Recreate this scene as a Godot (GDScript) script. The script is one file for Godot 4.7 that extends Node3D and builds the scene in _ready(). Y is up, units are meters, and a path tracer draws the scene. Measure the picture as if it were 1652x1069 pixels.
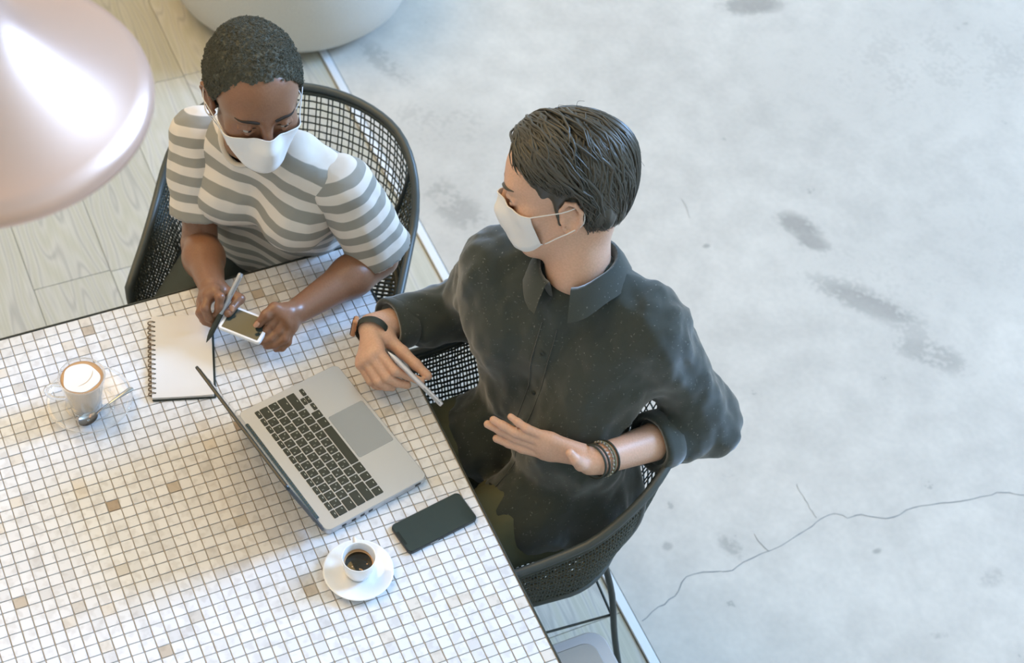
extends Node3D
# A cafe seen from a mezzanine: two masked people at a mosaic table. Metres, y up; the origin is the floor under the table's far right corner.

const TOP := 0.74          # height of the table top
const CAM := Transform3D(Basis(Vector3(0.90815, 0.09022, 0.40882), Vector3(0.26775, 0.62551, -0.73284), Vector3(-0.32184, 0.77498, 0.54389)), Vector3(-0.86012, 3.32375, 2.12602))
const FOV := 21.6147

var M := {}                # materials by name
var taken := {}

# ------------------------------------------------------------------ mesh builder
class MB:
	var v := PackedVector3Array()
	var n := PackedVector3Array()
	var uv := PackedVector2Array()
	var ix := PackedInt32Array()
	func vert(p: Vector3, nn: Vector3, u := Vector2.ZERO) -> int:
		v.append(p)
		n.append(nn)
		uv.append(u)
		return v.size() - 1
	func tri(a: int, b: int, c: int) -> void:
		if (v[b] - v[a]).cross(v[c] - v[a]).dot(n[a] + n[b] + n[c]) > 0.0:
			ix.append_array([a, c, b])
		else:
			ix.append_array([a, b, c])
	func quad(a: int, b: int, c: int, d: int) -> void:
		tri(a, b, c)
		tri(a, c, d)
	func mesh() -> ArrayMesh:
		var arr := []
		arr.resize(Mesh.ARRAY_MAX)
		arr[Mesh.ARRAY_VERTEX] = v
		arr[Mesh.ARRAY_NORMAL] = n
		arr[Mesh.ARRAY_TEX_UV] = uv
		arr[Mesh.ARRAY_INDEX] = ix
		var am := ArrayMesh.new()
		am.add_surface_from_arrays(Mesh.PRIMITIVE_TRIANGLES, arr)
		return am
	# an upright slab on a convex outline of [points, normals] in the xz plane, with bevelled edges
	func slab(o: Array, y0: float, y1: float, bev: float, bottom := true) -> void:
		var pts: PackedVector2Array = o[0]
		var nor: PackedVector2Array = o[1]
		var c := pts.size()
		var rows := [[y0 + bev, 0.0, 0.0], [y1 - bev, 0.0, 0.0], [y1 - bev, 0.0, 0.7], [y1, bev, 0.7]]
		if bottom:
			rows = [[y0, bev, -0.7], [y0 + bev, 0.0, -0.7]] + rows
		else:
			rows[0][0] = y0
		for k in range(0, rows.size(), 2):
			var st := v.size()
			for i in c:
				for j in 2:
					var r: Array = rows[k + j]
					var q := pts[i] - nor[i] * float(r[1])
					vert(Vector3(q.x, r[0], q.y), Vector3(nor[i].x, r[2], nor[i].y).normalized(), Vector2(q.x, q.y))
			for i in c:
				var a := st + i * 2
				var b := st + ((i + 1) % c) * 2
				quad(a, b, b + 1, a + 1)
		for side in ([1.0, -1.0] if bottom else [1.0]):
			var st := v.size()
			for i in c:
				var q := pts[i] - nor[i] * bev
				vert(Vector3(q.x, y1 if side > 0 else y0, q.y), Vector3(0, side, 0), Vector2(q.x, q.y))
			for i in range(1, c - 1):
				tri(st, st + i, st + i + 1)
	func box(c: Vector3, s: Vector3, bev := 0.0) -> void:
		var st := MB.rrect(s.x, s.z, maxf(bev, 0.0005), 1)
		for i in st[0].size():
			st[0][i] += Vector2(c.x, c.z)
		slab(st, c.y - s.y / 2, c.y + s.y / 2, bev)
	static func rrect(w: float, d: float, r: float, seg: int) -> Array:
		var p := PackedVector2Array()
		var nn := PackedVector2Array()
		var cs := [Vector2(w / 2 - r, d / 2 - r), Vector2(-w / 2 + r, d / 2 - r), Vector2(-w / 2 + r, -d / 2 + r), Vector2(w / 2 - r, -d / 2 + r)]
		for k in 4:
			for i in seg + 1:
				var t := (k + float(i) / seg) * PI / 2
				var dir := Vector2(cos(t), sin(t))
				p.append(cs[k] + dir * r)
				nn.append(dir)
		return [p, nn]
	# profile of (radius, y); turned round y
	func lathe(prof: Array, seg: int, at := Vector3.ZERO, smooth := 0.6) -> void:
		var segs := []
		for i in prof.size() - 1:
			var d: Vector2 = (prof[i + 1] - prof[i]).normalized()
			segs.append(Vector2(d.y, -d.x))
		for i in prof.size() - 1:
			var n0: Vector2 = segs[i]
			var n1: Vector2 = segs[i]
			if i > 0 and segs[i - 1].dot(segs[i]) > smooth:
				n0 = (segs[i - 1] + segs[i]).normalized()
			if i < segs.size() - 1 and segs[i + 1].dot(segs[i]) > smooth:
				n1 = (segs[i + 1] + segs[i]).normalized()
			var st := v.size()
			for k in seg + 1:
				var t := TAU * k / seg
				var dir := Vector3(cos(t), 0, sin(t))
				vert(at + dir * prof[i].x + Vector3(0, prof[i].y, 0), dir * n0.x + Vector3(0, n0.y, 0), Vector2(float(k) / seg, float(i) / prof.size()))
				vert(at + dir * prof[i + 1].x + Vector3(0, prof[i + 1].y, 0), dir * n1.x + Vector3(0, n1.y, 0), Vector2(float(k) / seg, float(i + 1) / prof.size()))
			for k in seg:
				var a := st + k * 2
				quad(a, a + 2, a + 3, a + 1)
	# a tube along points; radius is a number or one per point; flat > 0 squashes it along that share of its frame's normal
	func tube(p: Array, radius: Variant, sides := 8, closed := false, caps := true, squash := 1.0, up := Vector3.ZERO) -> void:
		var c := p.size()
		var st := v.size()
		var fr := Vector3.ZERO
		for i in c:
			var t: Vector3
			if closed:
				t = p[(i + 1) % c] - p[(i + c - 1) % c]
			else:
				t = p[mini(i + 1, c - 1)] - p[maxi(i - 1, 0)]
			t = t.normalized()
			if up != Vector3.ZERO:
				fr = up
			elif i == 0:
				fr = Vector3.UP if absf(t.y) < 0.9 else Vector3.RIGHT
			fr = (fr - t * fr.dot(t)).normalized()
			var bn := t.cross(fr)
			var r: float = radius[i] if radius is Array or radius is PackedFloat32Array else radius
			for k in sides:
				var a := TAU * k / sides
				var off := fr * cos(a) * squash + bn * sin(a)
				vert(p[i] + off * r, (fr * cos(a) / squash + bn * sin(a)).normalized(), Vector2(float(k) / sides, float(i) / c))
		for i in (c if closed else c - 1):
			var a := st + i * sides
			var b := st + ((i + 1) % c) * sides
			for k in sides:
				var k2 := (k + 1) % sides
				quad(a + k, a + k2, b + k2, b + k)
		if caps and not closed:
			for e in 2:
				var at := st + (c - 1) * sides * e
				var d: Vector3 = (p[c - 1] - p[c - 2] if e else p[0] - p[1]).normalized()
				var s2 := v.size()
				for k in sides:
					vert(v[at + k], d)
				for k in range(1, sides - 1):
					tri(s2, s2 + k, s2 + k + 1)
	# a grid of points (rows of equal length) as a smooth sheet; flip turns its front
	func sheet(rows: Array, closed := false, flip := false, uvs := Vector2.ONE) -> void:
		var h := rows.size()
		var w: int = rows[0].size()
		var st := v.size()
		for j in h:
			for i in w:
				var l: Vector3 = rows[j][(i + w - 1) % w if closed else maxi(i - 1, 0)]
				var r: Vector3 = rows[j][(i + 1) % w if closed else mini(i + 1, w - 1)]
				var d: Vector3 = rows[maxi(j - 1, 0)][i]
				var u: Vector3 = rows[mini(j + 1, h - 1)][i]
				var nn := (r - l).cross(u - d).normalized()
				vert(rows[j][i], -nn if flip else nn, Vector2(float(i) / w, float(j) / h) * uvs)
		for j in h - 1:
			for i in (w if closed else w - 1):
				var i2 := (i + 1) % w
				quad(st + j * w + i, st + j * w + i2, st + (j + 1) * w + i2, st + (j + 1) * w + i)

class UVMap:
	func map(p: Vector3) -> Vector2:
		return Vector2(p.x, p.y)

# ------------------------------------------------------------------ signed-distance bodies, meshed as surface nets
class Field:
	var o: Vector3
	var c: float
	var nx: int
	var ny: int
	var nz: int
	var f := PackedFloat32Array()
	func _init(lo: Vector3, hi: Vector3, cell: float) -> void:
		o = lo
		c = cell
		nx = int(ceil((hi.x - lo.x) / c)) + 2
		ny = int(ceil((hi.y - lo.y) / c)) + 2
		nz = int(ceil((hi.z - lo.z) / c)) + 2
		f.resize(nx * ny * nz)
		f.fill(1.0)
	func span(lo: Vector3, hi: Vector3) -> Array:
		var a := ((lo - o) / c).floor()
		var b := ((hi - o) / c).ceil()
		return [clampi(int(a.x), 0, nx - 1), clampi(int(b.x), 0, nx - 1), clampi(int(a.y), 0, ny - 1), clampi(int(b.y), 0, ny - 1), clampi(int(a.z), 0, nz - 1), clampi(int(b.z), 0, nz - 1)]
	func cap(a: Vector3, b: Vector3, ra: float, rb: float, k := 0.012) -> void:
		var m := maxf(ra, rb) + k + c * 3
		var s := span(a.min(b) - Vector3(m, m, m), a.max(b) + Vector3(m, m, m))
		var ba := b - a
		var inv := 1.0 / maxf(ba.length_squared(), 1e-9)
		for z in range(s[4], s[5] + 1):
			for y in range(s[2], s[3] + 1):
				var i: int = (z * ny + y) * nx + s[0]
				var pa := o + Vector3(s[0], y, z) * c - a
				for x in range(s[0], s[1] + 1):
					var h := clampf(pa.dot(ba) * inv, 0.0, 1.0)
					var d := pa.distance_to(ba * h) - ra - (rb - ra) * h
					var e := f[i]
					var q := k - absf(d - e)
					f[i] = minf(d, e) - (q * q / (4.0 * k) if q > 0.0 else 0.0)
					pa.x += c
					i += 1
	# an ellipsoid with axes bs (orthonormal) and radii r; op 0 joins, 1 cuts
	func ell(p: Vector3, bs: Basis, r: Vector3, k := 0.012, op := 0) -> void:
		var big := maxf(r.x, maxf(r.y, r.z)) + k + c * 3
		var s := span(p - Vector3(big, big, big), p + Vector3(big, big, big))
		var inv := bs.inverse()
		var r1 := Vector3.ONE / r
		var r2 := r1 * r1
		for z in range(s[4], s[5] + 1):
			for y in range(s[2], s[3] + 1):
				var i: int = (z * ny + y) * nx + s[0]
				for x in range(s[0], s[1] + 1):
					var l := inv * (o + Vector3(x, y, z) * c - p)
					var k1 := (l * r1).length()
					var k2 := (l * r2).length()
					var d := k1 * (k1 - 1.0) / maxf(k2, 1e-6)
					var e := f[i]
					if op == 0:
						var q := k - absf(d - e)
						f[i] = minf(d, e) - (q * q / (4.0 * k) if q > 0.0 else 0.0)
					else:
						var q := k - absf(-d - e)
						f[i] = maxf(-d, e) + (q * q / (4.0 * k) if q > 0.0 else 0.0)
					i += 1
	# removes what lies within rad of p on the side of n
	func cut(p: Vector3, n: Vector3, rad: float) -> void:
		n = n.normalized()
		var v := Vector3(rad, rad, rad)
		var s := span(p - v, p + v)
		for z in range(s[4], s[5] + 1):
			for y in range(s[2], s[3] + 1):
				for x in range(s[0], s[1] + 1):
					var q := o + Vector3(x, y, z) * c - p
					if q.length() < rad:
						var i: int = (z * ny + y) * nx + x
						f[i] = maxf(f[i], q.dot(n))
	# hollows along a capsule
	func bore(a: Vector3, b: Vector3, ra: float, rb: float) -> void:
		var m := maxf(ra, rb) + c * 2
		var s := span(a.min(b) - Vector3(m, m, m), a.max(b) + Vector3(m, m, m))
		var ba := b - a
		var inv := 1.0 / ba.length_squared()
		for z in range(s[4], s[5] + 1):
			for y in range(s[2], s[3] + 1):
				for x in range(s[0], s[1] + 1):
					var pa := o + Vector3(x, y, z) * c - a
					var h := clampf(pa.dot(ba) * inv, 0.0, 1.0)
					var i: int = (z * ny + y) * nx + x
					f[i] = maxf(f[i], ra + (rb - ra) * h - pa.distance_to(ba * h))
	func sample(p: Vector3) -> float:
		var q := (p - o) / c
		var x := int(floor(q.x))
		var y := int(floor(q.y))
		var z := int(floor(q.z))
		if x < 0 or y < 0 or z < 0 or x > nx - 2 or y > ny - 2 or z > nz - 2:
			return 1.0
		var t := q - Vector3(x, y, z)
		var i := (z * ny + y) * nx + x
		var sz := nx * ny
		var a := lerpf(lerpf(f[i], f[i + 1], t.x), lerpf(f[i + nx], f[i + nx + 1], t.x), t.y)
		var b := lerpf(lerpf(f[i + sz], f[i + sz + 1], t.x), lerpf(f[i + sz + nx], f[i + sz + nx + 1], t.x), t.y)
		return lerpf(a, b, t.z)
	# walks from p along d to the surface (or off outside it)
	func hit(p: Vector3, d: Vector3, far: float, off := 0.0) -> Vector3:
		var step := c * 0.7
		var t := 0.0
		var last := 1.0
		while t < far:
			var s := sample(p + d * t) - off
			if s < 0.0:
				return p + d * (t - step * (s / (s - last) if last < 0.5 else 0.0))
			last = s
			t += step
		return p + d * far
	# adds relief: noise of the given stretch, deep enough near the surface only
	func rough(noise: FastNoiseLite, amp: float, to: Basis) -> void:
		for z in nz:
			for y in ny:
				var i := (z * ny + y) * nx
				for x in nx:
					if absf(f[i]) < c * 4.0:
						var q := to * (o + Vector3(x, y, z) * c)
						f[i] += amp * noise.get_noise_3d(q.x, q.y, q.z)
					i += 1
	func mesh(mb: MB, uvf: UVMap = null) -> void:
		var at := {}
		var base := mb.v.size()
		var sy := nx
		var sz := nx * ny
		var offs := [0, 1, sy, sy + 1, sz, sz + 1, sz + sy, sz + sy + 1]
		var cor := [Vector3(0, 0, 0), Vector3(1, 0, 0), Vector3(0, 1, 0), Vector3(1, 1, 0), Vector3(0, 0, 1), Vector3(1, 0, 1), Vector3(0, 1, 1), Vector3(1, 1, 1)]
		var edges := [[0, 1], [2, 3], [4, 5], [6, 7], [0, 2], [1, 3], [4, 6], [5, 7], [0, 4], [1, 5], [2, 6], [3, 7]]
		for z in nz - 1:
			for y in ny - 1:
				var i := (z * ny + y) * nx - 1
				for x in nx - 1:
					i += 1
					var f0 := f[i]
					if f0 > c * 6.0 or f0 < -c * 6.0:
						continue
					var ng := 0
					for k in 8:
						if f[i + offs[k]] < 0.0:
							ng += 1
					if ng == 0 or ng == 8:
						continue
					var sum := Vector3.ZERO
					var cnt := 0
					for e in edges:
						var fa := f[i + offs[e[0]]]
						var fb := f[i + offs[e[1]]]
						if (fa < 0.0) != (fb < 0.0):
							sum += cor[e[0]].lerp(cor[e[1]], fa / (fa - fb))
							cnt += 1
					var q := sum / cnt
					var g := Vector3(f[i + 1] - f0 + f[i + sy + sz + 1] - f[i + sy + sz], f[i + sy] - f0 + f[i + 1 + sz + sy] - f[i + 1 + sz], f[i + sz] - f0 + f[i + 1 + sy + sz] - f[i + 1 + sy])
					var p := o + (Vector3(x, y, z) + q) * c
					at[i] = mb.vert(p, g.normalized(), uvf.map(p) if uvf else Vector2(p.x, p.y))
		# quads across each crossed edge
		var acc := PackedVector3Array()
		acc.resize(mb.v.size() - base)
		var dirs := [1, sy, sz]
		var us := [sy, sz, 1]
		var ws := [sz, 1, sy]
		for i: int in at:
			var f0 := f[i]
			for d in 3:
				if (f0 < 0.0) == (f[i + dirs[d]] < 0.0):
					continue
				var a: int = at.get(i, -1)
				var b: int = at.get(i - us[d], -1)
				var e: int = at.get(i - us[d] - ws[d], -1)
				var g: int = at.get(i - ws[d], -1)
				if b < 0 or e < 0 or g < 0:
					continue
				var fn := (mb.v[e] - mb.v[a]).cross(mb.v[g] - mb.v[b])
				if f0 < 0.0:
					fn = -fn
				# fn must point out of the body
				var out := Vector3.ZERO
				out[d] = 1.0 if f0 < 0.0 else -1.0
				if fn.dot(out) < 0.0:
					fn = -fn
				for t in [[a, b, e], [a, e, g]]:
					if (mb.v[t[1]] - mb.v[t[0]]).cross(mb.v[t[2]] - mb.v[t[0]]).dot(fn) > 0.0:
						mb.ix.append_array([t[0], t[2], t[1]])
					else:
						mb.ix.append_array(t)
				for k in [a, b, e, g]:
					acc[k - base] += fn
		for k in acc.size():
			if acc[k] != Vector3.ZERO:
				mb.n[base + k] = acc[k].normalized()

# ------------------------------------------------------------------ scene helpers
func srgb(r: int, g: int, b: int) -> Color:
	return Color8(r, g, b)

func mat(called: String, color: Color, rough := 0.6, metal := 0.0, extra := {}) -> StandardMaterial3D:
	var m := StandardMaterial3D.new()
	m.resource_name = called
	m.albedo_color = color
	m.roughness = rough
	m.metallic = metal
	for k in extra:
		m.set(k, extra[k])
	M[called] = m
	return m

func numbered(called: String) -> String:
	var k: int = taken.get(called, 0)
	taken[called] = k + 1
	return called if k == 0 else "%s_%03d" % [called, k]

func thing(called: String, label: String, category: String, at := Vector3.ZERO, turn := 0.0, group := "") -> Node3D:
	var t := Node3D.new()
	t.name = numbered(called)
	add_child(t, true)
	t.position = at
	t.rotation.y = turn
	tag(t, label, category, group)
	return t

func tag(t: Node3D, label: String, category: String, group := "") -> void:
	t.set_meta("label", label)
	t.set_meta("category", category)
	if group:
		t.set_meta("group", group)

func part(called: String, mesh: Mesh, m: Material, parent: Node3D) -> MeshInstance3D:
	var o := MeshInstance3D.new()
	if parent == self:
		o.name = numbered(called)
	else:
		var key := "%d/%s" % [parent.get_instance_id(), called]
		var k: int = taken.get(key, 0)
		taken[key] = k + 1
		o.name = called if k == 0 else "%s_%03d" % [called, k]
	o.mesh = mesh
	o.material_override = m
	o.cast_shadow = GeometryInstance3D.SHADOW_CASTING_SETTING_ON
	parent.add_child(o, true)
	return o

func structure(called: String, mesh: Mesh, m: Material) -> MeshInstance3D:
	var o := part(called, mesh, m, self)
	o.set_meta("kind", "structure")
	return o

func noise(seed_: int, freq: float, oct := 4, type := FastNoiseLite.TYPE_SIMPLEX_SMOOTH) -> FastNoiseLite:
	var f := FastNoiseLite.new()
	f.seed = seed_
	f.noise_type = type
	f.frequency = freq
	f.fractal_octaves = oct
	return f

func noise_tex(seed_: int, freq: float, lo: Color, hi: Color, size := 512, oct := 4, a := 0.0, b := 1.0) -> NoiseTexture2D:
	var t := NoiseTexture2D.new()
	t.width = size
	t.height = size
	t.seamless = true
	t.noise = noise(seed_, freq, oct)
	var g := Gradient.new()
	g.offsets = PackedFloat32Array([a, b])
	g.colors = PackedColorArray([lo, hi])
	t.color_ramp = g
	return t

func curve(pts: Array, steps: int, closed := false) -> Array:
	var out := []
	var c := pts.size()
	for i in (c if closed else c - 1):
		for s in steps:
			var t := float(s) / steps
			var p0: Vector3 = pts[(i - 1 + c) % c] if closed else pts[maxi(i - 1, 0)]
			var p3: Vector3 = pts[(i + 2) % c] if closed else pts[mini(i + 2, c - 1)]
			out.append(pts[i].cubic_interpolate(pts[(i + 1) % c], p0, p3, t))
	if not closed:
		out.append(pts[c - 1])
	return out

# ------------------------------------------------------------------ the scene
func _ready() -> void:
	var cam := Camera3D.new()
	cam.name = "camera"
	cam.fov = FOV
	cam.near = 0.05
	cam.far = 60.0
	add_child(cam)
	cam.transform = CAM
	var ca := CameraAttributesPhysical.new()
	ca.frustum_focal_length = 62.9
	ca.frustum_focus_distance = 3.02
	ca.exposure_aperture = 5.0
	cam.attributes = ca
	cam.fov = FOV
	cam.current = true
	var we := WorldEnvironment.new()
	we.name = "world_environment"
	var env := Environment.new()
	env.background_mode = Environment.BG_COLOR
	env.background_color = Color(0.72, 0.84, 1.0)
	env.background_energy_multiplier = 1.2
	env.tonemap_mode = Environment.TONE_MAPPER_LINEAR
	env.tonemap_exposure = 1.0
	env.sdfgi_enabled = true
	env.ssao_enabled = true
	env.ssil_enabled = true
	we.environment = env
	add_child(we)
	# both unseen: daylight window on the right, ceiling panel placed to warm the shadows
	area("window_daylight", Vector3(9.0, 6.5, 0.5), Vector3(-1, 0, 0), Vector2(3.0, 4.8), Color(0.62, 0.79, 1.0), 190.0)
	area("unseen_ceiling_glow", Vector3(-2.4, 6.78, -2.8), Vector3(0, -1, 0), Vector2(4.6, 4.6), Color(1.0, 0.81, 0.46), 19.5)
	materials()
	room()
	table()
	lamp()
	ottoman()
	stool()
	laptop()
	tabletop_things()
	chairs()
	people()

func area(called: String, at: Vector3, dir: Vector3, size: Vector2, color: Color, energy: float) -> void:
	var l := AreaLight3D.new()
	l.name = called
	l.area_size = size
	l.area_normalize_energy = true
	l.light_color = color
	l.light_energy = energy
	l.area_range = 30.0
	l.area_attenuation = 2.0
	l.shadow_enabled = true
	add_child(l)
	l.look_at_from_position(at, at + dir, Vector3.UP if absf(dir.y) < 0.9 else Vector3.FORWARD)

func materials() -> void:
	mat("plaster", srgb(224, 210, 186), 0.9)  # cream tone chosen so the unseen walls and ceiling bounce warm light
	mat("black_steel", Color(0.052, 0.058, 0.052), 0.45, 0.3)
	M.black_steel.albedo_color = srgb(62, 66, 62)
	mat("rattan", srgb(58, 64, 56), 0.5)
	mat("rim_black", srgb(66, 72, 70), 0.4)
	mat("grout", srgb(176, 168, 157), 0.9)
	mat("aluminium", srgb(196, 198, 202), 0.38, 0.75)
	mat("trackpad_glass", srgb(176, 176, 176), 0.22, 0.6)
	mat("key_black", srgb(48, 54, 46), 0.5)
	mat("legend_white", srgb(215, 220, 210), 0.7)
	mat("lid_black", srgb(40, 46, 48), 0.3)
	mat("screen_black", srgb(30, 36, 32), 0.08)
	mat("phone_glass", srgb(48, 58, 54), 0.12)
	mat("paper", srgb(226, 222, 218), 0.9)
	mat("cover_black", srgb(52, 58, 52), 0.6)
	mat("bronze_wire", srgb(120, 98, 70), 0.35, 0.8)
	mat("porcelain", srgb(240, 240, 240), 0.12, 0.0, {"clearcoat_enabled": true, "clearcoat": 0.4, "clearcoat_roughness": 0.05})
	mat("coffee", srgb(38, 34, 22), 0.06)
	mat("crema", srgb(198, 154, 108), 0.4)
	mat("milk_foam", srgb(238, 236, 230), 0.55)
	mat("latte", srgb(212, 190, 162), 0.45)
	mat("steel", srgb(190, 192, 196), 0.16, 1.0)
	mat("glass", Color(1, 1, 1, 0.09), 0.02, 0.0, {"transparency": BaseMaterial3D.TRANSPARENCY_ALPHA})
	mat("glass_solid", Color(1, 1, 1, 0.02), 0.02, 0.0, {"refraction_enabled": true, "refraction_scale": 0.05, "transparency": BaseMaterial3D.TRANSPARENCY_ALPHA})
	mat("white_plastic", srgb(236, 238, 242), 0.3)
	mat("pen_silver", srgb(176, 180, 186), 0.3, 0.7)
	mat("pen_white", srgb(214, 214, 222), 0.3, 0.3)
	mat("rose_gold", srgb(214, 156, 116), 0.3, 0.6)
	mat("copper", srgb(222, 190, 174), 0.40, 0.85)
	mat("fabric_grey", srgb(216, 212, 202), 0.95, 0.0, {"rim_enabled": true, "rim": 0.3})
	var weave := noise_tex(31, 0.12, Color(0.86, 0.86, 0.86), Color.WHITE, 256, 2)
	M.fabric_grey.albedo_texture = weave
	M.fabric_grey.uv1_triplanar = true
	M.fabric_grey.uv1_scale = Vector3(9, 9, 9)
	mat("trim_white", srgb(226, 229, 232), 0.45, 0.2)
	mat("joint", srgb(120, 118, 108), 0.9)
	mat("crack", srgb(138, 140, 138), 1.0)

func slab_mesh(o: Array, y0: float, y1: float, bev: float, bottom := true) -> ArrayMesh:
	var mb := MB.new()
	mb.slab(o, y0, y1, bev, bottom)
	return mb.mesh()

func box_mesh(c: Vector3, s: Vector3, bev := 0.0) -> ArrayMesh:
	var mb := MB.new()
	mb.box(c, s, bev)
	return mb.mesh()

func room() -> void:
	# concrete floor on the right of the metal trim, wooden planks on the left
	var fm := mat("concrete", Color.WHITE, 0.62, 0.0, {"albedo_texture": ImageTexture.create_from_image(concrete_image())})
	var mb := MB.new()
	var x0 := 0.446
	for q in [Vector2(x0, -2.3), Vector2(9.1, -2.3), Vector2(9.1, 3.7), Vector2(x0, 3.7)]:
		mb.vert(Vector3(q.x, 0, q.y), Vector3.UP, Vector2((q.x - x0) / 3.6, (q.y + 2.1) / 3.6))
	for q in [Vector2(x0, -6), Vector2(9.1, -6), Vector2(9.1, -2.3), Vector2(x0, -2.3), Vector2(x0, 3.7), Vector2(9.1, 3.7), Vector2(9.1, 6), Vector2(x0, 6)]:
		mb.vert(Vector3(q.x, 0, q.y), Vector3.UP, Vector2((q.x - x0) / 3.6, (q.y + 2.1) / 3.6))
	for k in 3:
		mb.quad(k * 4, k * 4 + 1, k * 4 + 2, k * 4 + 3)
	var floor_ := structure("floor", mb.mesh(), fm)
	part("screed", box_mesh(Vector3(1.9, -0.11, 0), Vector3(14.6, 0.18, 12.2)), M.joint, floor_)
	# the crack that runs across the concrete, and smaller ones
	var cracks := [
		[Vector3(0.455, 0, 0.634), Vector3(0.5054, 0, 0.6171), Vector3(0.5508, 0, 0.6078), Vector3(0.5982, 0, 0.5717), Vector3(0.6624, 0, 0.5828), Vector3(0.6963, 0, 0.5942), Vector3(0.7407, 0, 0.587), Vector3(0.8164, 0, 0.5829), Vector3(0.9009, 0, 0.5656), Vector3(0.9547, 0, 0.5538), Vector3(1.0024, 0, 0.5448), Vector3(1.0279, 0, 0.5673), Vector3(1.0638, 0, 0.5755), Vector3(1.1119, 0, 0.603), Vector3(1.1704, 0, 0.6034), Vector3(1.235, 0, 0.6059), Vector3(1.3094, 0, 0.6268), Vector3(1.3892, 0, 0.6404), Vector3(1.4257, 0, 0.6449), Vector3(1.4533, 0, 0.6648), Vector3(1.525, 0, 0.6789), Vector3(1.6499, 0, 0.6845)],
		[Vector3(0.96, 0, 0.545), Vector3(0.9575, 0, 0.5149), Vector3(0.9613, 0, 0.4795), Vector3(0.9623, 0, 0.4428)],
		[Vector3(1.1333, 0, -0.4616), Vector3(1.129, 0, -0.425), Vector3(1.1206, 0, -0.395)], [Vector3(0.8097, 0, 0.5803), Vector3(0.7985, 0, 0.5477), Vector3(0.799, 0, 0.5265)],
	]
	for ci in cracks.size():
		var cb := MB.new()
		var pts := curve(cracks[ci], 3)
		var rows := [[], []]
		var rg := noise(5 + ci, 0.9, 2)
		for i in pts.size():
			var t: Vector3 = (pts[mini(i + 1, pts.size() - 1)] - pts[maxi(i - 1, 0)]).normalized()
			var w := (0.0010 + 0.0009 * maxf(rg.get_noise_1d(i * 1.7), -0.3)) * (1.0 if ci == 0 else 0.6)
			var j := Vector3(rg.get_noise_1d(i * 3.1), 0, rg.get_noise_1d(90 + i * 2.3)) * 0.006
			rows[0].append(pts[i] + j + Vector3(-t.z, 0, t.x) * w + Vector3(0, 0.0006, 0))
			rows[1].append(pts[i] + j - Vector3(-t.z, 0, t.x) * w + Vector3(0, 0.0006, 0))
		cb.sheet(rows, false, false)
		part("crack", cb.mesh(), M.crack, floor_)
	# metal trim between the two floors
	var tr := structure("trim_1", box_mesh(Vector3(0.432, 0.002, 0), Vector3(0.022, 0.008, 12.0), 0.0015), M.trim_white)
	part("joint_line", box_mesh(Vector3(0.4445, -0.001, 0), Vector3(0.004, 0.006, 12.0)), M.joint, tr)
	# wooden floor: planks along z, 0.19 wide
	var wf := structure("floor_wood", box_mesh(Vector3(-2.5, -0.012, 0), Vector3(5.84, 0.004, 12.0)), M.joint)
	var grains := []
	for k in 4:
		grains.append(mat("oak_plank_%d" % k, [srgb(204, 203, 192), srgb(198, 196, 184), srgb(207, 206, 197), srgb(201, 199, 189)][k], 0.5, 0.0, {"albedo_texture": ImageTexture.create_from_image(grain_image(40 + k))}))
	var pw := 0.19
	var far_planks := MB.new()
	var rnd := RandomNumberGenerator.new()
	rnd.seed = 4
	for r in 29:
		var xb := 0.42 - pw * r
		var z := -6.0 - rnd.randf() * 1.0
		if r == 4:
			z = -0.728 - 1.25 * 5
		while z < 6.0:
			var z1 := z + 1.25
			var px := MB.new()
			var near := r < 8 and z1 > -2.6 and z < 1.2
			var tgt := px if near else far_planks
			var st := tgt.v.size()
			var o := MB.rrect(pw - 0.0012, z1 - z - 0.0012, 0.0006, 1)
			for i in o[0].size():
				o[0][i] += Vector2(xb - pw / 2, (z + z1) / 2)
			tgt.slab(o, -0.01, 0.0, 0.0006, false)
			var ofs := Vector2(rnd.randf(), rnd.randf())
			for i in range(st, tgt.v.size()):
				tgt.uv[i] = Vector2((tgt.v[i].x - xb) / 0.19, (tgt.v[i].z - z) / 1.25 * 0.999) + ofs * Vector2(0, 1)
			if near:
				part("plank", px.mesh(), grains[rnd.randi() % 4], wf)
			z = z1
	var fp := part("planks", far_planks.mesh(), grains[0], wf)
	fp.set_meta("kind", "stuff")
	# shell, out of view; its cream plaster warms the bounced light
	structure("wall_left", box_mesh(Vector3(-5.4, 4.7, 0), Vector3(0.2, 9.6, 12.2)), M.plaster)
	structure("wall_back", box_mesh(Vector3(1.9, 4.7, -6.1), Vector3(14.8, 9.6, 0.2)), M.plaster)
	structure("wall_front", box_mesh(Vector3(1.9, 4.7, 6.1), Vector3(14.8, 9.6, 0.2)), M.plaster)
	structure("ceiling", box_mesh(Vector3(1.9, 9.5, 0), Vector3(14.8, 0.2, 12.2)), M.plaster)
	mb = MB.new()
	mb.box(Vector3(9.2, 1.95, 0), Vector3(0.2, 4.2, 12.2))
	mb.box(Vector3(9.2, 9.25, 0), Vector3(0.2, 0.5, 12.2))
	mb.box(Vector3(9.2, 6.53, -3.55), Vector3(0.2, 4.98, 5.1))
	mb.box(Vector3(9.2, 6.53, 4.05), Vector3(0.2, 4.98, 4.1))
	structure("wall_right", mb.mesh(), M.plaster)
	var fr := MB.new()
	for k in 4:
		fr.box(Vector3(9.2, 6.53, -0.97 + k * 0.98), Vector3(0.06, 4.96, 0.06))
	for k in 4:
		fr.box(Vector3(9.2, 4.08 + k * 1.63, 0.5), Vector3(0.06, 0.06, 3.0))
	structure("window_1", fr.mesh(), M.black_steel)
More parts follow.
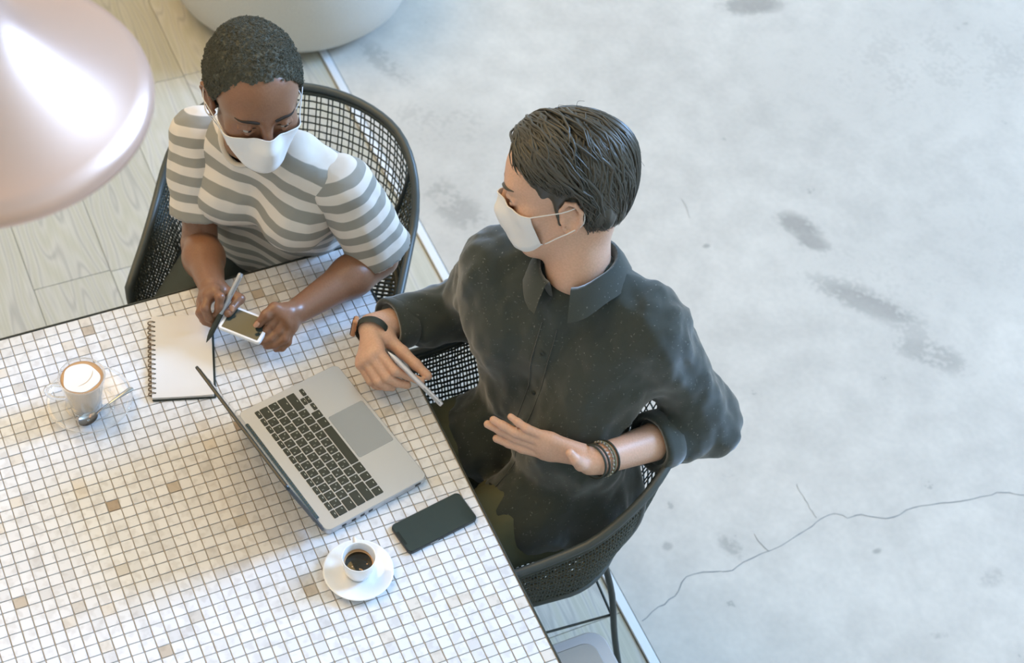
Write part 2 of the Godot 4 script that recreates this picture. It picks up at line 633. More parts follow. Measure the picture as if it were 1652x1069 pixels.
	var cl := thing("unseen_ceiling_panel", "large square warm luminous panel under the ceiling, out of view, warming the shadows", "light", Vector3(-2.4, 6.8, -2.8))  # out of view, placed to give the shaded areas a warm light
	part("diffuser", box_mesh(Vector3(0, 0.02, 0), Vector3(4.6, 0.03, 4.6), 0.005), mat("unseen_panel_glow", srgb(240, 230, 210), 0.6, 0.0, {"emission_enabled": true, "emission": Color(1.0, 0.86, 0.66), "emission_energy_multiplier": 0.8}), cl)
	part("frame", box_mesh(Vector3(0, 0.12, 0), Vector3(4.66, 0.16, 4.66), 0.01), M.trim_white, cl)

func concrete_image() -> Image:
	var s := 1024
	var n1 := noise(11, 0.004, 4).get_image(s, s, false, false, false).get_data()
	var n2 := noise(12, 0.028, 5).get_image(s, s, false, false, false).get_data()
	var n3 := noise(13, 0.16, 3).get_image(s, s, false, false, false).get_data()
	# worn patches: world x, z, half sizes, turn, strength
	var blobs := [
		[Vector2(1.3838, -0.2783), 0.075, 0.045, 0.9, 1.0], [Vector2(1.3896, -0.2062), 0.05, 0.025, 0.6, 0.8], [Vector2(1.4206, 0.0258), 0.19, 0.05, 0.85, 0.75], [Vector2(1.4849, 0.2214), 0.14, 0.06, 0.8, 0.75],
		[Vector2(1.4768, -0.0653), 0.25, 0.12, 0.7, 0.35], [Vector2(1.6996, -1.0979), 0.12, 0.05, 0.2, 1.1], [Vector2(0.7355, 0.5377), 0.05, 0.03, 1.2, 0.8], [Vector2(0.8166, 0.3689), 0.05, 0.03, 0.4, 0.4], [Vector2(0.595, 0.4837), 0.015, 0.015, 0, 0.8],
		[Vector2(0.5479, -0.6488), 0.16, 0.07, 1.3, 0.7], [Vector2(0.6168, -0.9406), 0.2, 0.12, 0.4, 0.5], [Vector2(0.5798, -1.213), 0.14, 0.05, 1.2, 0.7], [Vector2(2.1594, -0.6824), 0.6, 0.25, 0.2, 0.45], [Vector2(1.9087, -0.0024), 0.3, 0.25, 0.2, 0.3],
		[Vector2(1.1155, -0.2948), 0.012, 0.008, 0, 1.2], [Vector2(1.2611, 0.8282), 0.05, 0.03, 0, 0.6], [Vector2(1.0577, 0.9094), 0.04, 0.012, 0.3, 0.6], [Vector2(1.0442, 0.6705), 0.014, 0.008, 0, 1.0],
	]
	var out := PackedByteArray()
	out.resize(s * s * 3)
	var px := 3.6 / s
	var wear := PackedFloat32Array()
	wear.resize(s * s)
	for b in blobs:
		var ctr := Vector2((b[0].x - 0.446) / px, (b[0].y + 2.1) / px)
		var rx: float = b[1] / px
		var rz: float = b[2] / px
		var big := int(maxf(rx, rz) * 1.6) + 2
		var cs := cos(b[3] as float)
		var sn := sin(b[3] as float)
		for y in range(maxi(int(ctr.y) - big, 0), mini(int(ctr.y) + big, s)):
			for x in range(maxi(int(ctr.x) - big, 0), mini(int(ctr.x) + big, s)):
				var dx := x - ctr.x
				var dy := y - ctr.y
				var u := (dx * cs + dy * sn) / rx
				var w := (dy * cs - dx * sn) / rz
				var d := 1.0 - sqrt(u * u + w * w) * 0.8
				if d > 0.0:
					wear[y * s + x] += minf(d * 1.6, 1.0) * float(b[4])
	for i in s * s:
		var a := n1[i] / 255.0 - 0.5
		var b := n2[i] / 255.0 - 0.5
		var c := n3[i] / 255.0 - 0.5
		var v := 194.0 + a * 24.0 + b * 20.0 + c * 10.0
		var w := wear[i]
		if w > 0.0:
			var e := clampf((w - 0.35 + b * 1.5 + c * 1.1) * 2.2, 0.0, 1.0) * minf(w, 1.0)
			v -= e * 38.0
		if b < -0.33 and c < -0.05:
			v -= 22.0
		out[i * 3] = clampi(int(v), 0, 255)
		out[i * 3 + 1] = clampi(int(v * 0.97), 0, 255)
		out[i * 3 + 2] = clampi(int(v * 0.915), 0, 255)
	return Image.create_from_data(s, s, false, Image.FORMAT_RGB8, out)

func grain_image(seed_: int) -> Image:
	var w := 192
	var h := 512
	var a := noise(seed_, 0.008, 2)
	var b := noise(seed_ + 9, 0.05, 3)
	var out := PackedByteArray()
	out.resize(w * h * 3)
	for y in h:
		var ty := TAU * y / h
		var cy := cos(ty) * 34.0
		var sy := sin(ty) * 34.0
		for x in w:
			var warp := a.get_noise_3d(x * 1.1, cy, sy)
			var ring := sin((x * 0.075 + warp * 8.0) * 2.0)
			var fine := b.get_noise_3d(x * 6.0, cy * 0.5, sy * 0.5)
			var v := 238.0 + 6.0 * ring + 16.0 * fine - 26.0 * pow(maxf(ring, 0.0), 6.0)
			var i := (y * w + x) * 3
			out[i] = clampi(int(v), 0, 255)
			out[i + 1] = clampi(int(v - 3.0), 0, 255)
			out[i + 2] = clampi(int(v - 9.0 + 4.0 * ring), 0, 255)
	return Image.create_from_data(w, h, false, Image.FORMAT_RGB8, out)

func shown(p: Vector3) -> float:
	# distance to the camera where p is in its picture, else -1
	var l := CAM.affine_inverse() * p
	var k := tan(deg_to_rad(FOV / 2))
	if l.z > -0.1 or absf(l.y / l.z) > k * 1.01 or absf(l.x / l.z) > k * 1652.0 / 1069.0 * 1.01:
		return -1.0
	return l.length()

func table() -> void:
	var t := thing("table", "white mosaic tiled table with a thin dark metal edge, between the two people", "table")
	var sx := 1.52
	var sz := 1.52
	part("table_slab", box_mesh(Vector3(-sx / 2, TOP - 0.0175, sz / 2), Vector3(sx - 0.006, 0.03, sz - 0.006), 0.0), M.grout, t)
	var ring := MB.new()
	ring.box(Vector3(-sx / 2, TOP - 0.018, 0.0015), Vector3(sx, 0.036, 0.003), 0.0004)
	ring.box(Vector3(-sx / 2, TOP - 0.018, sz - 0.0015), Vector3(sx, 0.036, 0.003), 0.0004)
	ring.box(Vector3(-0.0015, TOP - 0.018, sz / 2), Vector3(0.003, 0.036, sz), 0.0004)
	ring.box(Vector3(-sx + 0.0015, TOP - 0.018, sz / 2), Vector3(0.003, 0.036, sz), 0.0004)
	part("edge_strip", ring.mesh(), M.black_steel, t)
	part("pedestal_base", slab_mesh(MB.rrect(0.62, 0.62, 0.02, 3), 0.0, 0.016, 0.003), M.black_steel, t).position = Vector3(-0.76, 0.0, 0.76)
	var col := MB.new()
	col.lathe([Vector2(0.045, 0.016), Vector2(0.045, TOP - 0.034)], 24)
	part("column", col.mesh(), M.black_steel, t).position = Vector3(-0.76, 0, 0.76)
	# mosaic: every tile 20 mm, joints 1.6 mm
	var p := 0.02165
	var marble := noise_tex(77, 0.012, Color(0.94, 0.935, 0.93), Color(1, 1, 1), 512, 5, 0.25, 0.5)
	var tones := [[srgb(231, 232, 235), 36], [srgb(227, 228, 231), 28], [srgb(234, 235, 238), 20], [srgb(222, 223, 226), 8], [srgb(215, 215, 217), 4], [srgb(222, 216, 208), 3], [srgb(206, 202, 197), 1.2], [srgb(192, 180, 166), 0.5], [srgb(172, 154, 136), 0.18]]
	var mats := []
	for k in tones.size():
		mats.append(mat("marble_tile_%d" % k, tones[k][0], 0.3, 0.0, {"albedo_texture": marble, "uv1_triplanar": true, "uv1_world_triplanar": true, "uv1_scale": Vector3(5, 5, 5)}))
	var base := mat("marble_tiles", Color.WHITE, 0.3, 0.0, {"albedo_texture": marble, "uv1_triplanar": true, "uv1_world_triplanar": true, "uv1_scale": Vector3(5, 5, 5), "vertex_color_use_as_albedo": true})
	var shapes := []
	for k in 3:
		shapes.append(slab_mesh(MB.rrect(0.02005 - 0.0003 * k, 0.0200 + 0.0002 * k, 0.0014, 1), -0.0035, 0.0, 0.0005, false))
	var rnd := RandomNumberGenerator.new()
	rnd.seed = 21
	var all := []
	for i in 69:
		for j in 69:
			var at := Vector3(-0.0045 - p * (i + 0.5), TOP - 0.0002 - rnd.randf() * 0.0004, 0.0045 + p * (j + 0.5))
			var pick := rnd.randf() * 101.2
			var k := 0
			while k < tones.size() - 1 and pick > float(tones[k][1]):
				pick -= float(tones[k][1])
				k += 1
			var d := shown(at)
			all.append([d if d > 0 else 1e6 + i + j, at, k, rnd.randi() % 3, Vector3(rnd.randf_range(-1, 1) * 0.006, rnd.randf_range(-1, 1) * 0.02, rnd.randf_range(-1, 1) * 0.006)])
	all.sort_custom(func(a, b): return a[0] < b[0])
	for i in 300:
		var q: Array = all[i]
		var o := part("tile", shapes[q[3]], mats[q[2]], t)
		o.transform = Transform3D(Basis.from_euler(q[4]), q[1])
	var mm := MultiMesh.new()
	mm.transform_format = MultiMesh.TRANSFORM_3D
	mm.use_colors = true
	mm.mesh = shapes[0]
	mm.instance_count = all.size() - 300
	for i in range(300, all.size()):
		mm.set_instance_transform(i - 300, Transform3D(Basis.from_euler(all[i][4]), all[i][1]))
		mm.set_instance_color(i - 300, (tones[all[i][2]][0] as Color).srgb_to_linear())
	var mi := MultiMeshInstance3D.new()
	mi.name = "mosaic_tiles"
	mi.multimesh = mm
	mi.material_override = base
	mi.set_meta("kind", "stuff")
	t.add_child(mi, true)

func lamp() -> void:
	var at := Vector3(-0.715, 1.958, 0.672)
	var t := thing("pendant_lamp", "rose copper pendant lamp with a flared conical shade hanging at upper left", "lamp", at)
	var mb := MB.new()
	var prof := []
	var r := 0.1916
	# inside, then round the lip and up the outside into the neck
	prof.append(Vector2(0.034, 0.118))
	for k in 11:
		var u := k / 10.0
		prof.append(Vector2(lerpf(0.036, r - 0.012, u), 0.116 - 0.098 * pow(u, 0.62)))
	prof.append_array([Vector2(r - 0.006, 0.010), Vector2(r - 0.003, 0.0), Vector2(r, 0.001), Vector2(r + 0.001, 0.006), Vector2(r - 0.001, 0.014), Vector2(r - 0.006, 0.022)])
	for k in 14:
		var u := (k + 1) / 14.0
		prof.append(Vector2(lerpf(r - 0.008, 0.040, u), 0.024 + 0.096 * pow(u, 1.25) + 0.03 * pow(u, 9.0)))
	prof.append_array([Vector2(0.0375, 0.17), Vector2(0.0365, 0.20), Vector2(0.036, 0.26), Vector2(0.034, 0.266), Vector2(0.0, 0.268)])
	mb.lathe(prof, 96, Vector3.ZERO, 0.4)
	part("shade", mb.mesh(), M.copper, t)
	var cord := MB.new()
	cord.tube([Vector3(0, 0.266, 0), Vector3(0, 2.0, 0), Vector3(0, 5.04, 0)], 0.003, 8)
	part("cord", cord.mesh(), M.black_steel, t)
	var bulb := MB.new()
	bulb.lathe([Vector2(0.0, 0.03), Vector2(0.018, 0.034), Vector2(0.028, 0.05), Vector2(0.028, 0.066), Vector2(0.016, 0.09), Vector2(0.013, 0.118), Vector2(0, 0.119)], 24, Vector3.ZERO, 0.3)
	part("bulb", bulb.mesh(), mat("bulb_glow", srgb(255, 236, 205), 0.5, 0.0, {"emission_enabled": true, "emission": Color(1.0, 0.82, 0.58), "emission_energy_multiplier": 3.0}), t)
	var l := OmniLight3D.new()
	l.name = "bulb_light"
	l.light_color = Color(1.0, 0.82, 0.58)
	l.light_energy = 0.025
	l.light_size = 0.026
	l.omni_range = 12.0
	l.omni_attenuation = 2.0
	l.shadow_enabled = true
	t.add_child(l)
	l.position = Vector3(0, 0.056, 0)

func ottoman() -> void:
	var c := Vector2(0.4429, -1.5913)
	var t := thing("ottoman", "round pale grey upholstered ottoman on the floor behind the woman", "ottoman", Vector3(c.x, 0, c.y))
	var mb := MB.new()
	mb.lathe([Vector2(0, 0.012), Vector2(0.27, 0.012), Vector2(0.30, 0.02), Vector2(0.335, 0.06), Vector2(0.352, 0.13), Vector2(0.356, 0.2), Vector2(0.353, 0.27), Vector2(0.34, 0.33), Vector2(0.315, 0.375), Vector2(0.27, 0.40), Vector2(0.18, 0.415), Vector2(0, 0.42)], 72, Vector3.ZERO, 0.3)
	part("cushion", mb.mesh(), M.fabric_grey, t)
	mb = MB.new()
	mb.lathe([Vector2(0, 0), Vector2(0.262, 0), Vector2(0.266, 0.012), Vector2(0, 0.012)], 48)
	part("plinth", mb.mesh(), M.black_steel, t)
	var pipe := MB.new()
	var ring := []
	for k in 72:
		ring.append(Vector3(cos(TAU * k / 72.0) * 0.3165, 0.374, sin(TAU * k / 72.0) * 0.3165))
	pipe.tube(ring, 0.004, 6, true)
	part("piping", pipe.mesh(), M.fabric_grey, t)

func stool() -> void:
	# only its corner enters the picture at the bottom
	var t := thing("metal_chair", "brushed metal chair with a rounded flat frame, cut off by the bottom edge", "chair", Vector3(0.0, 0, 1.02), 0.0)
	part("frame", slab_mesh(MB.rrect(0.392, 0.40, 0.034, 8), 0.432, 0.452, 0.004), M.aluminium, t)
	var o := MB.rrect(0.345, 0.36, 0.026, 6)
	part("seat", slab_mesh(o, 0.4545, 0.472, 0.003), mat("seat_grey", srgb(170, 170, 168), 0.35, 0.6), t).position = Vector3(-0.008, 0, 0.008)
	for x in [0.02, 0.052]:
		part("seam", box_mesh(Vector3(x, 0.4522, -0.186), Vector3(0.0012, 0.0006, 0.026)), M.joint, t)
	for s in [Vector2(1, 1), Vector2(-1, 1), Vector2(1, -1), Vector2(-1, -1)]:
		var lg := MB.new()
		lg.tube([Vector3(s.x * 0.15, 0.447, 0.01 + s.y * 0.13), Vector3(s.x * 0.185, 0.0, 0.01 + s.y * 0.17)], 0.011, 10)
		part("leg", lg.mesh(), M.aluminium, t)

func laptop() -> void:
	var t := thing("laptop", "open silver laptop with black keys, its dark lid tilted back, on the mosaic table", "laptop", Vector3(-0.2065, TOP, 0.4505), 1.7803)
	var w := 0.30
	var d := 0.212
	part("base", slab_mesh(MB.rrect(w, d, 0.012, 6), 0.0025, 0.0165, 0.0012), M.aluminium, t)
	var ft := MB.new()
	for s in [Vector2(1, 1), Vector2(-1, 1), Vector2(1, -1), Vector2(-1, -1)]:
		ft.lathe([Vector2(0, 0), Vector2(0.007, 0), Vector2(0.008, 0.0028), Vector2(0, 0.0028)], 12, Vector3(s.x * 0.13, 0, s.y * 0.085))
	part("rubber_feet", ft.mesh(), M.lid_black, t)
	var top := 0.0165
	part("trackpad", slab_mesh(MB.rrect(0.105, 0.074, 0.004, 4), top - 0.001, top + 0.0003, 0.0002), M.trackpad_glass, t).position = Vector3(0.002, 0, 0.063)
	# keyboard: six rows over 272 mm
	var kw := 0.272
	var u := kw / 14.5
	var zs := [-0.0755, -0.0615, -0.0427, -0.0239, -0.0051, 0.0137]
	var rows := []
	var r0 := []
	for i in 14:
		r0.append(14.5 / 14.0)
	rows.append(r0)
	rows.append([1, 1, 1, 1, 1, 1, 1, 1, 1, 1, 1, 1, 1, 1.5])
	rows.append([1.5, 1, 1, 1, 1, 1, 1, 1, 1, 1, 1, 1, 1, 1])
	rows.append([1.75, 1, 1, 1, 1, 1, 1, 1, 1, 1, 1, 1, 1.75])
	rows.append([2.25, 1, 1, 1, 1, 1, 1, 1, 1, 1, 1, 2.25])
	rows.append([1, 1, 1, 1.25, 5, 1.25, 1, 1, 1, 1])
	var words := ["", "`1234567890-=", " QWERTYUIOP[]\\", " ASDFGHJKL;'", " ZXCVBNM,./", ""]
	var shapes := {}
	var glyphs := {}
	var font := SystemFont.new()
	font.font_names = PackedStringArray(["Droid Sans"])
	var loops := []
	for k in 3:
		var gb := MB.new()
		var ring := []
		for i in 8:
			ring.append(Vector3(cos(TAU * i / 8.0) * 0.0006 - 0.001, 0, sin(TAU * i / 8.0) * 0.0006 + 0.0008 * (k - 1)))
		gb.tube(ring, 0.00022, 4, true)
		gb.tube(curve([[Vector3(-0.0004, 0, 0.001), Vector3(0.0004, 0, -0.0012), Vector3(0.0012, 0, -0.0006), Vector3(0.0013, 0, 0.0013)], [Vector3(-0.001, 0, -0.0006), Vector3(-0.001, 0, 0.0014), Vector3(0.001, 0, 0.0012), Vector3(0.0011, 0, -0.0015)], [Vector3(-0.0005, 0, 0.0008), Vector3(0.0, 0, -0.0002), Vector3(0.0006, 0, 0.0012), Vector3(0.0012, 0, -0.0014)]][k], 3), 0.00022, 4)
		loops.append(gb.mesh())
	for r in 6:
		var x := -kw / 2
		for i in rows[r].size():
			var wide: float = rows[r][i] * u
			var deep := 0.0165
			if r == 0:
				deep = 0.0085
			var arrow: bool = r == 5 and i >= 7
			var n := 2 if r == 5 and i == 8 else 1
			for h in n:
				var dd := 0.0078 if arrow else deep
				var z: float = zs[r]
				if arrow:
					z += 0.0044 if not (i == 8 and h == 0) else -0.0044
				var key := "%.4f/%.4f" % [wide, dd]
				if not shapes.has(key):
					shapes[key] = slab_mesh(MB.rrect(wide - 0.0028, dd, 0.0014, 2), 0.0, 0.0011, 0.0003, false)
				var o := part("key", shapes[key], M.key_black, t)
				o.position = Vector3(x + wide / 2, top, z)
				var ch := ""
				if i < (words[r] as String).length():
					ch = (words[r] as String)[i].strip_edges()
				if ch:
					if not glyphs.has(ch):
						var tm := TextMesh.new()
						tm.font = font
						tm.text = ch
						tm.font_size = 16
						tm.pixel_size = 0.00028
						tm.depth = 0.0001
						tm.curve_step = 2.0
						glyphs[ch] = tm
					var g := part("legend", glyphs[ch], M.legend_white, o)
					g.transform = Transform3D(Basis(Vector3.RIGHT, -PI / 2), Vector3(-0.0034, 0.0012, -0.0036))
					part("legend_mark", loops[(i * 7 + r * 5) % 3], M.legend_white, o).position = Vector3(0.003, 0.0012, 0.003)
				elif r != 5 or i != 4:
					if not glyphs.has("dash"):
						glyphs["dash"] = box_mesh(Vector3.ZERO, Vector3(0.0042, 0.0002, 0.0009))
					part("legend", glyphs["dash"], M.legend_white, o).position = Vector3(0.0, 0.0012, 0.0012 if r == 0 or arrow else 0.0042)
			x += wide
	# hinge and lid
	var hg := MB.new()
	hg.tube([Vector3(-0.118, 0.0155, -d / 2 - 0.001), Vector3(0.118, 0.0155, -d / 2 - 0.001)], 0.0062, 14)
	part("hinge", hg.mesh(), mat("hinge_dark", srgb(66, 84, 86), 0.35), t)
	var vent := MB.new()
	for k in 34:
		vent.box(Vector3(-0.112 + k * 0.0068, 0.0212, -d / 2 + 0.0016), Vector3(0.004, 0.0006, 0.0007))
	part("vent_slots", vent.mesh(), mat("vent_amber", srgb(150, 128, 70), 0.6), t)
	var lid := part("lid", slab_mesh(MB.rrect(w, 0.206, 0.010, 5), -0.0035, 0.002, 0.0012), M.lid_black, t)
	# the lid lies on its back in its own axes: z runs from the hinge (+) to its free edge (-)
	var open := deg_to_rad(90.0 - 110.5)
	lid.transform = Transform3D(Basis(Vector3.RIGHT, PI / 2 + open), Vector3.ZERO)
	lid.position = Vector3(0, 0.0175, -d / 2 - 0.002) + lid.basis * Vector3(0, 0, -0.106)
	part("screen", slab_mesh(MB.rrect(w - 0.012, 0.19, 0.003, 3), 0.002, 0.0026, 0.0002), M.screen_black, lid)
	# ports along the user's left side
	var side := MB.new()
	side.box(Vector3(-w / 2, 0.009, 0.085), Vector3(0.0012, 0.005, 0.012))
	part("latch_slot", side.mesh(), M.lid_black, t)
	for z in [-0.07, -0.05, -0.032, -0.015]:
		var pb := MB.new()
		pb.box(Vector3(-w / 2, 0.0085, z), Vector3(0.0012, 0.005, 0.009))
		part("port", pb.mesh(), M.lid_black, t)

func tabletop_things() -> void:
	# black phone lying beside the laptop
	var t := thing("phone", "black smartphone lying face up beside the laptop and the espresso cup", "phone", Vector3(-0.0948, TOP, 0.6615), 0.165)
	part("body", slab_mesh(MB.rrect(0.142, 0.066, 0.0095, 6), 0.0003, 0.0078, 0.0014), M.lid_black, t)
	part("screen", slab_mesh(MB.rrect(0.139, 0.063, 0.008, 6), 0.0075, 0.0081, 0.0002), M.phone_glass, t)
	part("notch", slab_mesh(MB.rrect(0.0045, 0.030, 0.002, 4), 0.0078, 0.00835, 0.0001), M.screen_black, t).position.x = -0.0665
	part("side_button", box_mesh(Vector3(-0.02, 0.0042, 0.0331), Vector3(0.016, 0.0022, 0.0008), 0.0003), M.pen_silver, t)
	# notebook
	t = thing("notebook", "open spiral bound notepad with blank pages, under the woman's right hand", "notebook", Vector3(-0.392, TOP, 0.1585), -0.285)
	part("cover", slab_mesh(MB.rrect(0.115, 0.194, 0.003, 3), 0.0003, 0.002, 0.0006), M.cover_black, t).position = Vector3(0.002, 0, 0.001)
	var rnd := RandomNumberGenerator.new()
	rnd.seed = 3
	for k in 5:
		var pg := MB.new()
		var rows := []
		for j in 9:
			var row := []
			for i in 9:
				var x := -0.0555 + 0.111 * i / 8.0
				var z := -0.0955 + 0.191 * j / 8.0
				row.append(Vector3(x, 0.0034 + k * 0.0011 + 0.0022 * pow(absf(i - 4) / 4.0, 3) * (0.4 if i < 4 else 1.0) * (k * 0.2) + rnd.randf() * 0.0001, z + 0.0006 * (k % 2)))
			rows.append(row)
		pg.sheet(rows, false, true)
		var skirt := MB.new()
		part("page", pg.mesh(), M.paper, t)
	part("page_block", slab_mesh(MB.rrect(0.1105, 0.190, 0.001, 1), 0.002, 0.0064, 0.0002), M.paper, t)
	for k in 16:
		var z := -0.083 + 0.0111 * k
		var cb := MB.new()
		for s in 2:
			var ring := []
			for i in 14:
				var a := TAU * i / 14.0
				ring.append(Vector3(-0.0555 + cos(a) * 0.0066, 0.0054 + sin(a) * 0.0052, z + s * 0.0022))
			cb.tube(ring, 0.0006, 5, true)
		part("coil", cb.mesh(), M.bronze_wire, t)
	for k in 16:
		part("hole", box_mesh(Vector3(-0.0495, 0.0082, -0.082 + 0.0111 * k), Vector3(0.0032, 0.0004, 0.0034), 0.0001), M.cover_black, t)
	latte()
	espresso()

func latte() -> void:
	var sc := Vector3(-0.5771, 0.748, 0.2012)
	var s := thing("glass_saucer", "clear glass saucer under the latte glass, on the mosaic tiles", "saucer", Vector3(sc.x, TOP, sc.z))
	var mb := MB.new()
	mb.lathe([Vector2(0, 0.0005), Vector2(0.042, 0.0005), Vector2(0.046, 0.002), Vector2(0.062, 0.007), Vector2(0.074, 0.0125), Vector2(0.0755, 0.0145), Vector2(0.074, 0.0155), Vector2(0.060, 0.0103), Vector2(0.046, 0.0056), Vector2(0.040, 0.0042), Vector2(0, 0.004)], 64, Vector3.ZERO, 0.2)
	part("dish", mb.mesh(), M.glass, s)
	glass_ring(s, "rim", 0.0752, 0.0146, 0.0013)
	glass_ring(s, "foot_ring", 0.043, 0.0022, 0.0016)
	var c := Vector3(-0.5853, 0.745, 0.2091)
	c.y = TOP + 0.0045
	var t := thing("latte_glass", "clear handled glass of milky latte with white foam art, beside the notepad", "glass", c, 0.0)
	var H := 0.090
	mb = MB.new()
	var prof := [Vector2(0, 0.0), Vector2(0.024, 0.0), Vector2(0.0265, 0.0025), Vector2(0.028, 0.012), Vector2(0.0325, 0.035), Vector2(0.0375, 0.062), Vector2(0.0405, H - 0.002), Vector2(0.0408, H), Vector2(0.0395, H + 0.0007), Vector2(0.0384, H - 0.002), Vector2(0.0352, 0.062), Vector2(0.030, 0.035), Vector2(0.0255, 0.014), Vector2(0.021, 0.009), Vector2(0, 0.008)]
	mb.lathe(prof, 64, Vector3.ZERO, 0.2)
	part("cup", mb.mesh(), M.glass, t)
	glass_ring(t, "rim", 0.0400, H + 0.0002, 0.0012)
	glass_ring(t, "foot_ring", 0.0245, 0.003, 0.0028)
	mb = MB.new()
	mb.tube(curve([Vector3(-0.0388, 0.076, -0.004), Vector3(-0.050, 0.080, -0.006), Vector3(-0.062, 0.075, -0.008), Vector3(-0.064, 0.060, -0.008), Vector3(-0.054, 0.044, -0.006), Vector3(-0.0345, 0.036, -0.004)], 6), 0.0036, 10)
	part("handle", mb.mesh(), M.glass_solid, t)
	mb = MB.new()
	mb.lathe([Vector2(0, 0.0085), Vector2(0.0205, 0.0095), Vector2(0.025, 0.0145), Vector2(0.0295, 0.035), Vector2(0.0347, 0.062), Vector2(0.0375, 0.083), Vector2(0.0376, 0.0845), Vector2(0, 0.0850)], 48, Vector3.ZERO, 0.2)
	part("coffee", mb.mesh(), M.latte, t)
	# foam: a white leaf shape on a brown ring
	mb = MB.new()
	mb.lathe([Vector2(0.0374, 0.0846), Vector2(0.0372, 0.0856), Vector2(0.033, 0.0862), Vector2(0, 0.0862)], 48, Vector3.ZERO, 0.2)
	part("crema", mb.mesh(), M.crema, t)
	mb = MB.new()
	var o := [PackedVector2Array(), PackedVector2Array()]
	for i in 48:
		var a := TAU * i / 48.0
		var r := 0.0318 + 0.0012 * sin(a * 3.0 + 0.6) + 0.001 * sin(a * 5.0)
		o[0].append(Vector2(cos(a) * r - 0.0022, sin(a) * r + 0.0012))
		o[1].append(Vector2(cos(a), sin(a)))
	mb.slab(o, 0.086, 0.0872, 0.0005, false)
	part("foam", mb.mesh(), M.milk_foam, t)
	mb = MB.new()
	mb.tube(curve([Vector3(-0.012, 0.0872, 0.018), Vector3(0.004, 0.0873, 0.014), Vector3(0.016, 0.0873, 0.004), Vector3(0.022, 0.0872, -0.008)], 6), [0.0002, 0.0004, 0.0006, 0.0008, 0.001, 0.001, 0.001, 0.001, 0.001, 0.001, 0.001, 0.001, 0.001, 0.001, 0.001, 0.0008, 0.0006, 0.0004, 0.0002], 6, false, true, 0.3, Vector3.UP)
	part("foam_swirl", mb.mesh(), M.latte, t)
	# teaspoon on the saucer
	var b := Vector3(-0.5911, 0.76, 0.2436)
	var e := Vector3(-0.4992, 0.768, 0.2103)
	var sp := thing("teaspoon", "small steel teaspoon resting on the glass saucer", "spoon", Vector3(b.x, TOP + 0.0118, b.z))
	var dir := Vector3(e.x - b.x, 0, e.z - b.z)
	var ln := dir.length()
	sp.rotation.y = atan2(-dir.z, dir.x)
	mb = MB.new()
	var rows := []
	for side in 2:
		var part_rows := []
		for j in 7:
			var row := []
			for i in 20:
				var a := TAU * i / 20.0
				var rr := j / 6.0
				var p := Vector3(cos(a) * 0.019 * rr, -0.0055 * (1.0 - rr * rr) + 0.003 - side * 0.0009, sin(a) * 0.0125 * rr * (1.0 - 0.12 * cos(a)))
				row.append(p)
			part_rows.append(row)
		mb.sheet(part_rows, true, side == 0)
	part("bowl", mb.mesh(), M.steel, sp)
	mb = MB.new()
	mb.tube(curve([Vector3(0.0175, 0.003, 0), Vector3(0.032, 0.0065, 0), Vector3(0.06, 0.0095, 0), Vector3(ln - 0.012, 0.0105, 0), Vector3(ln, 0.0095, 0)], 5), [0.0028, 0.0024, 0.0021, 0.002, 0.002, 0.002, 0.002, 0.0022, 0.0024, 0.0026, 0.0029, 0.0033, 0.0038, 0.0042, 0.0046, 0.005, 0.0053, 0.0052, 0.0048, 0.004, 0.002], 10, false, true, 0.38, Vector3.UP)
	part("handle", mb.mesh(), M.steel, sp)

func glass_ring(t: Node3D, called: String, r: float, y: float, thick: float) -> void:
	var mb := MB.new()
	var ring := []
	for i in 64:
		ring.append(Vector3(cos(TAU * i / 64.0) * r, y, sin(TAU * i / 64.0) * r))
	mb.tube(ring, thick, 8, true)
	part(called, mb.mesh(), M.glass_solid, t)

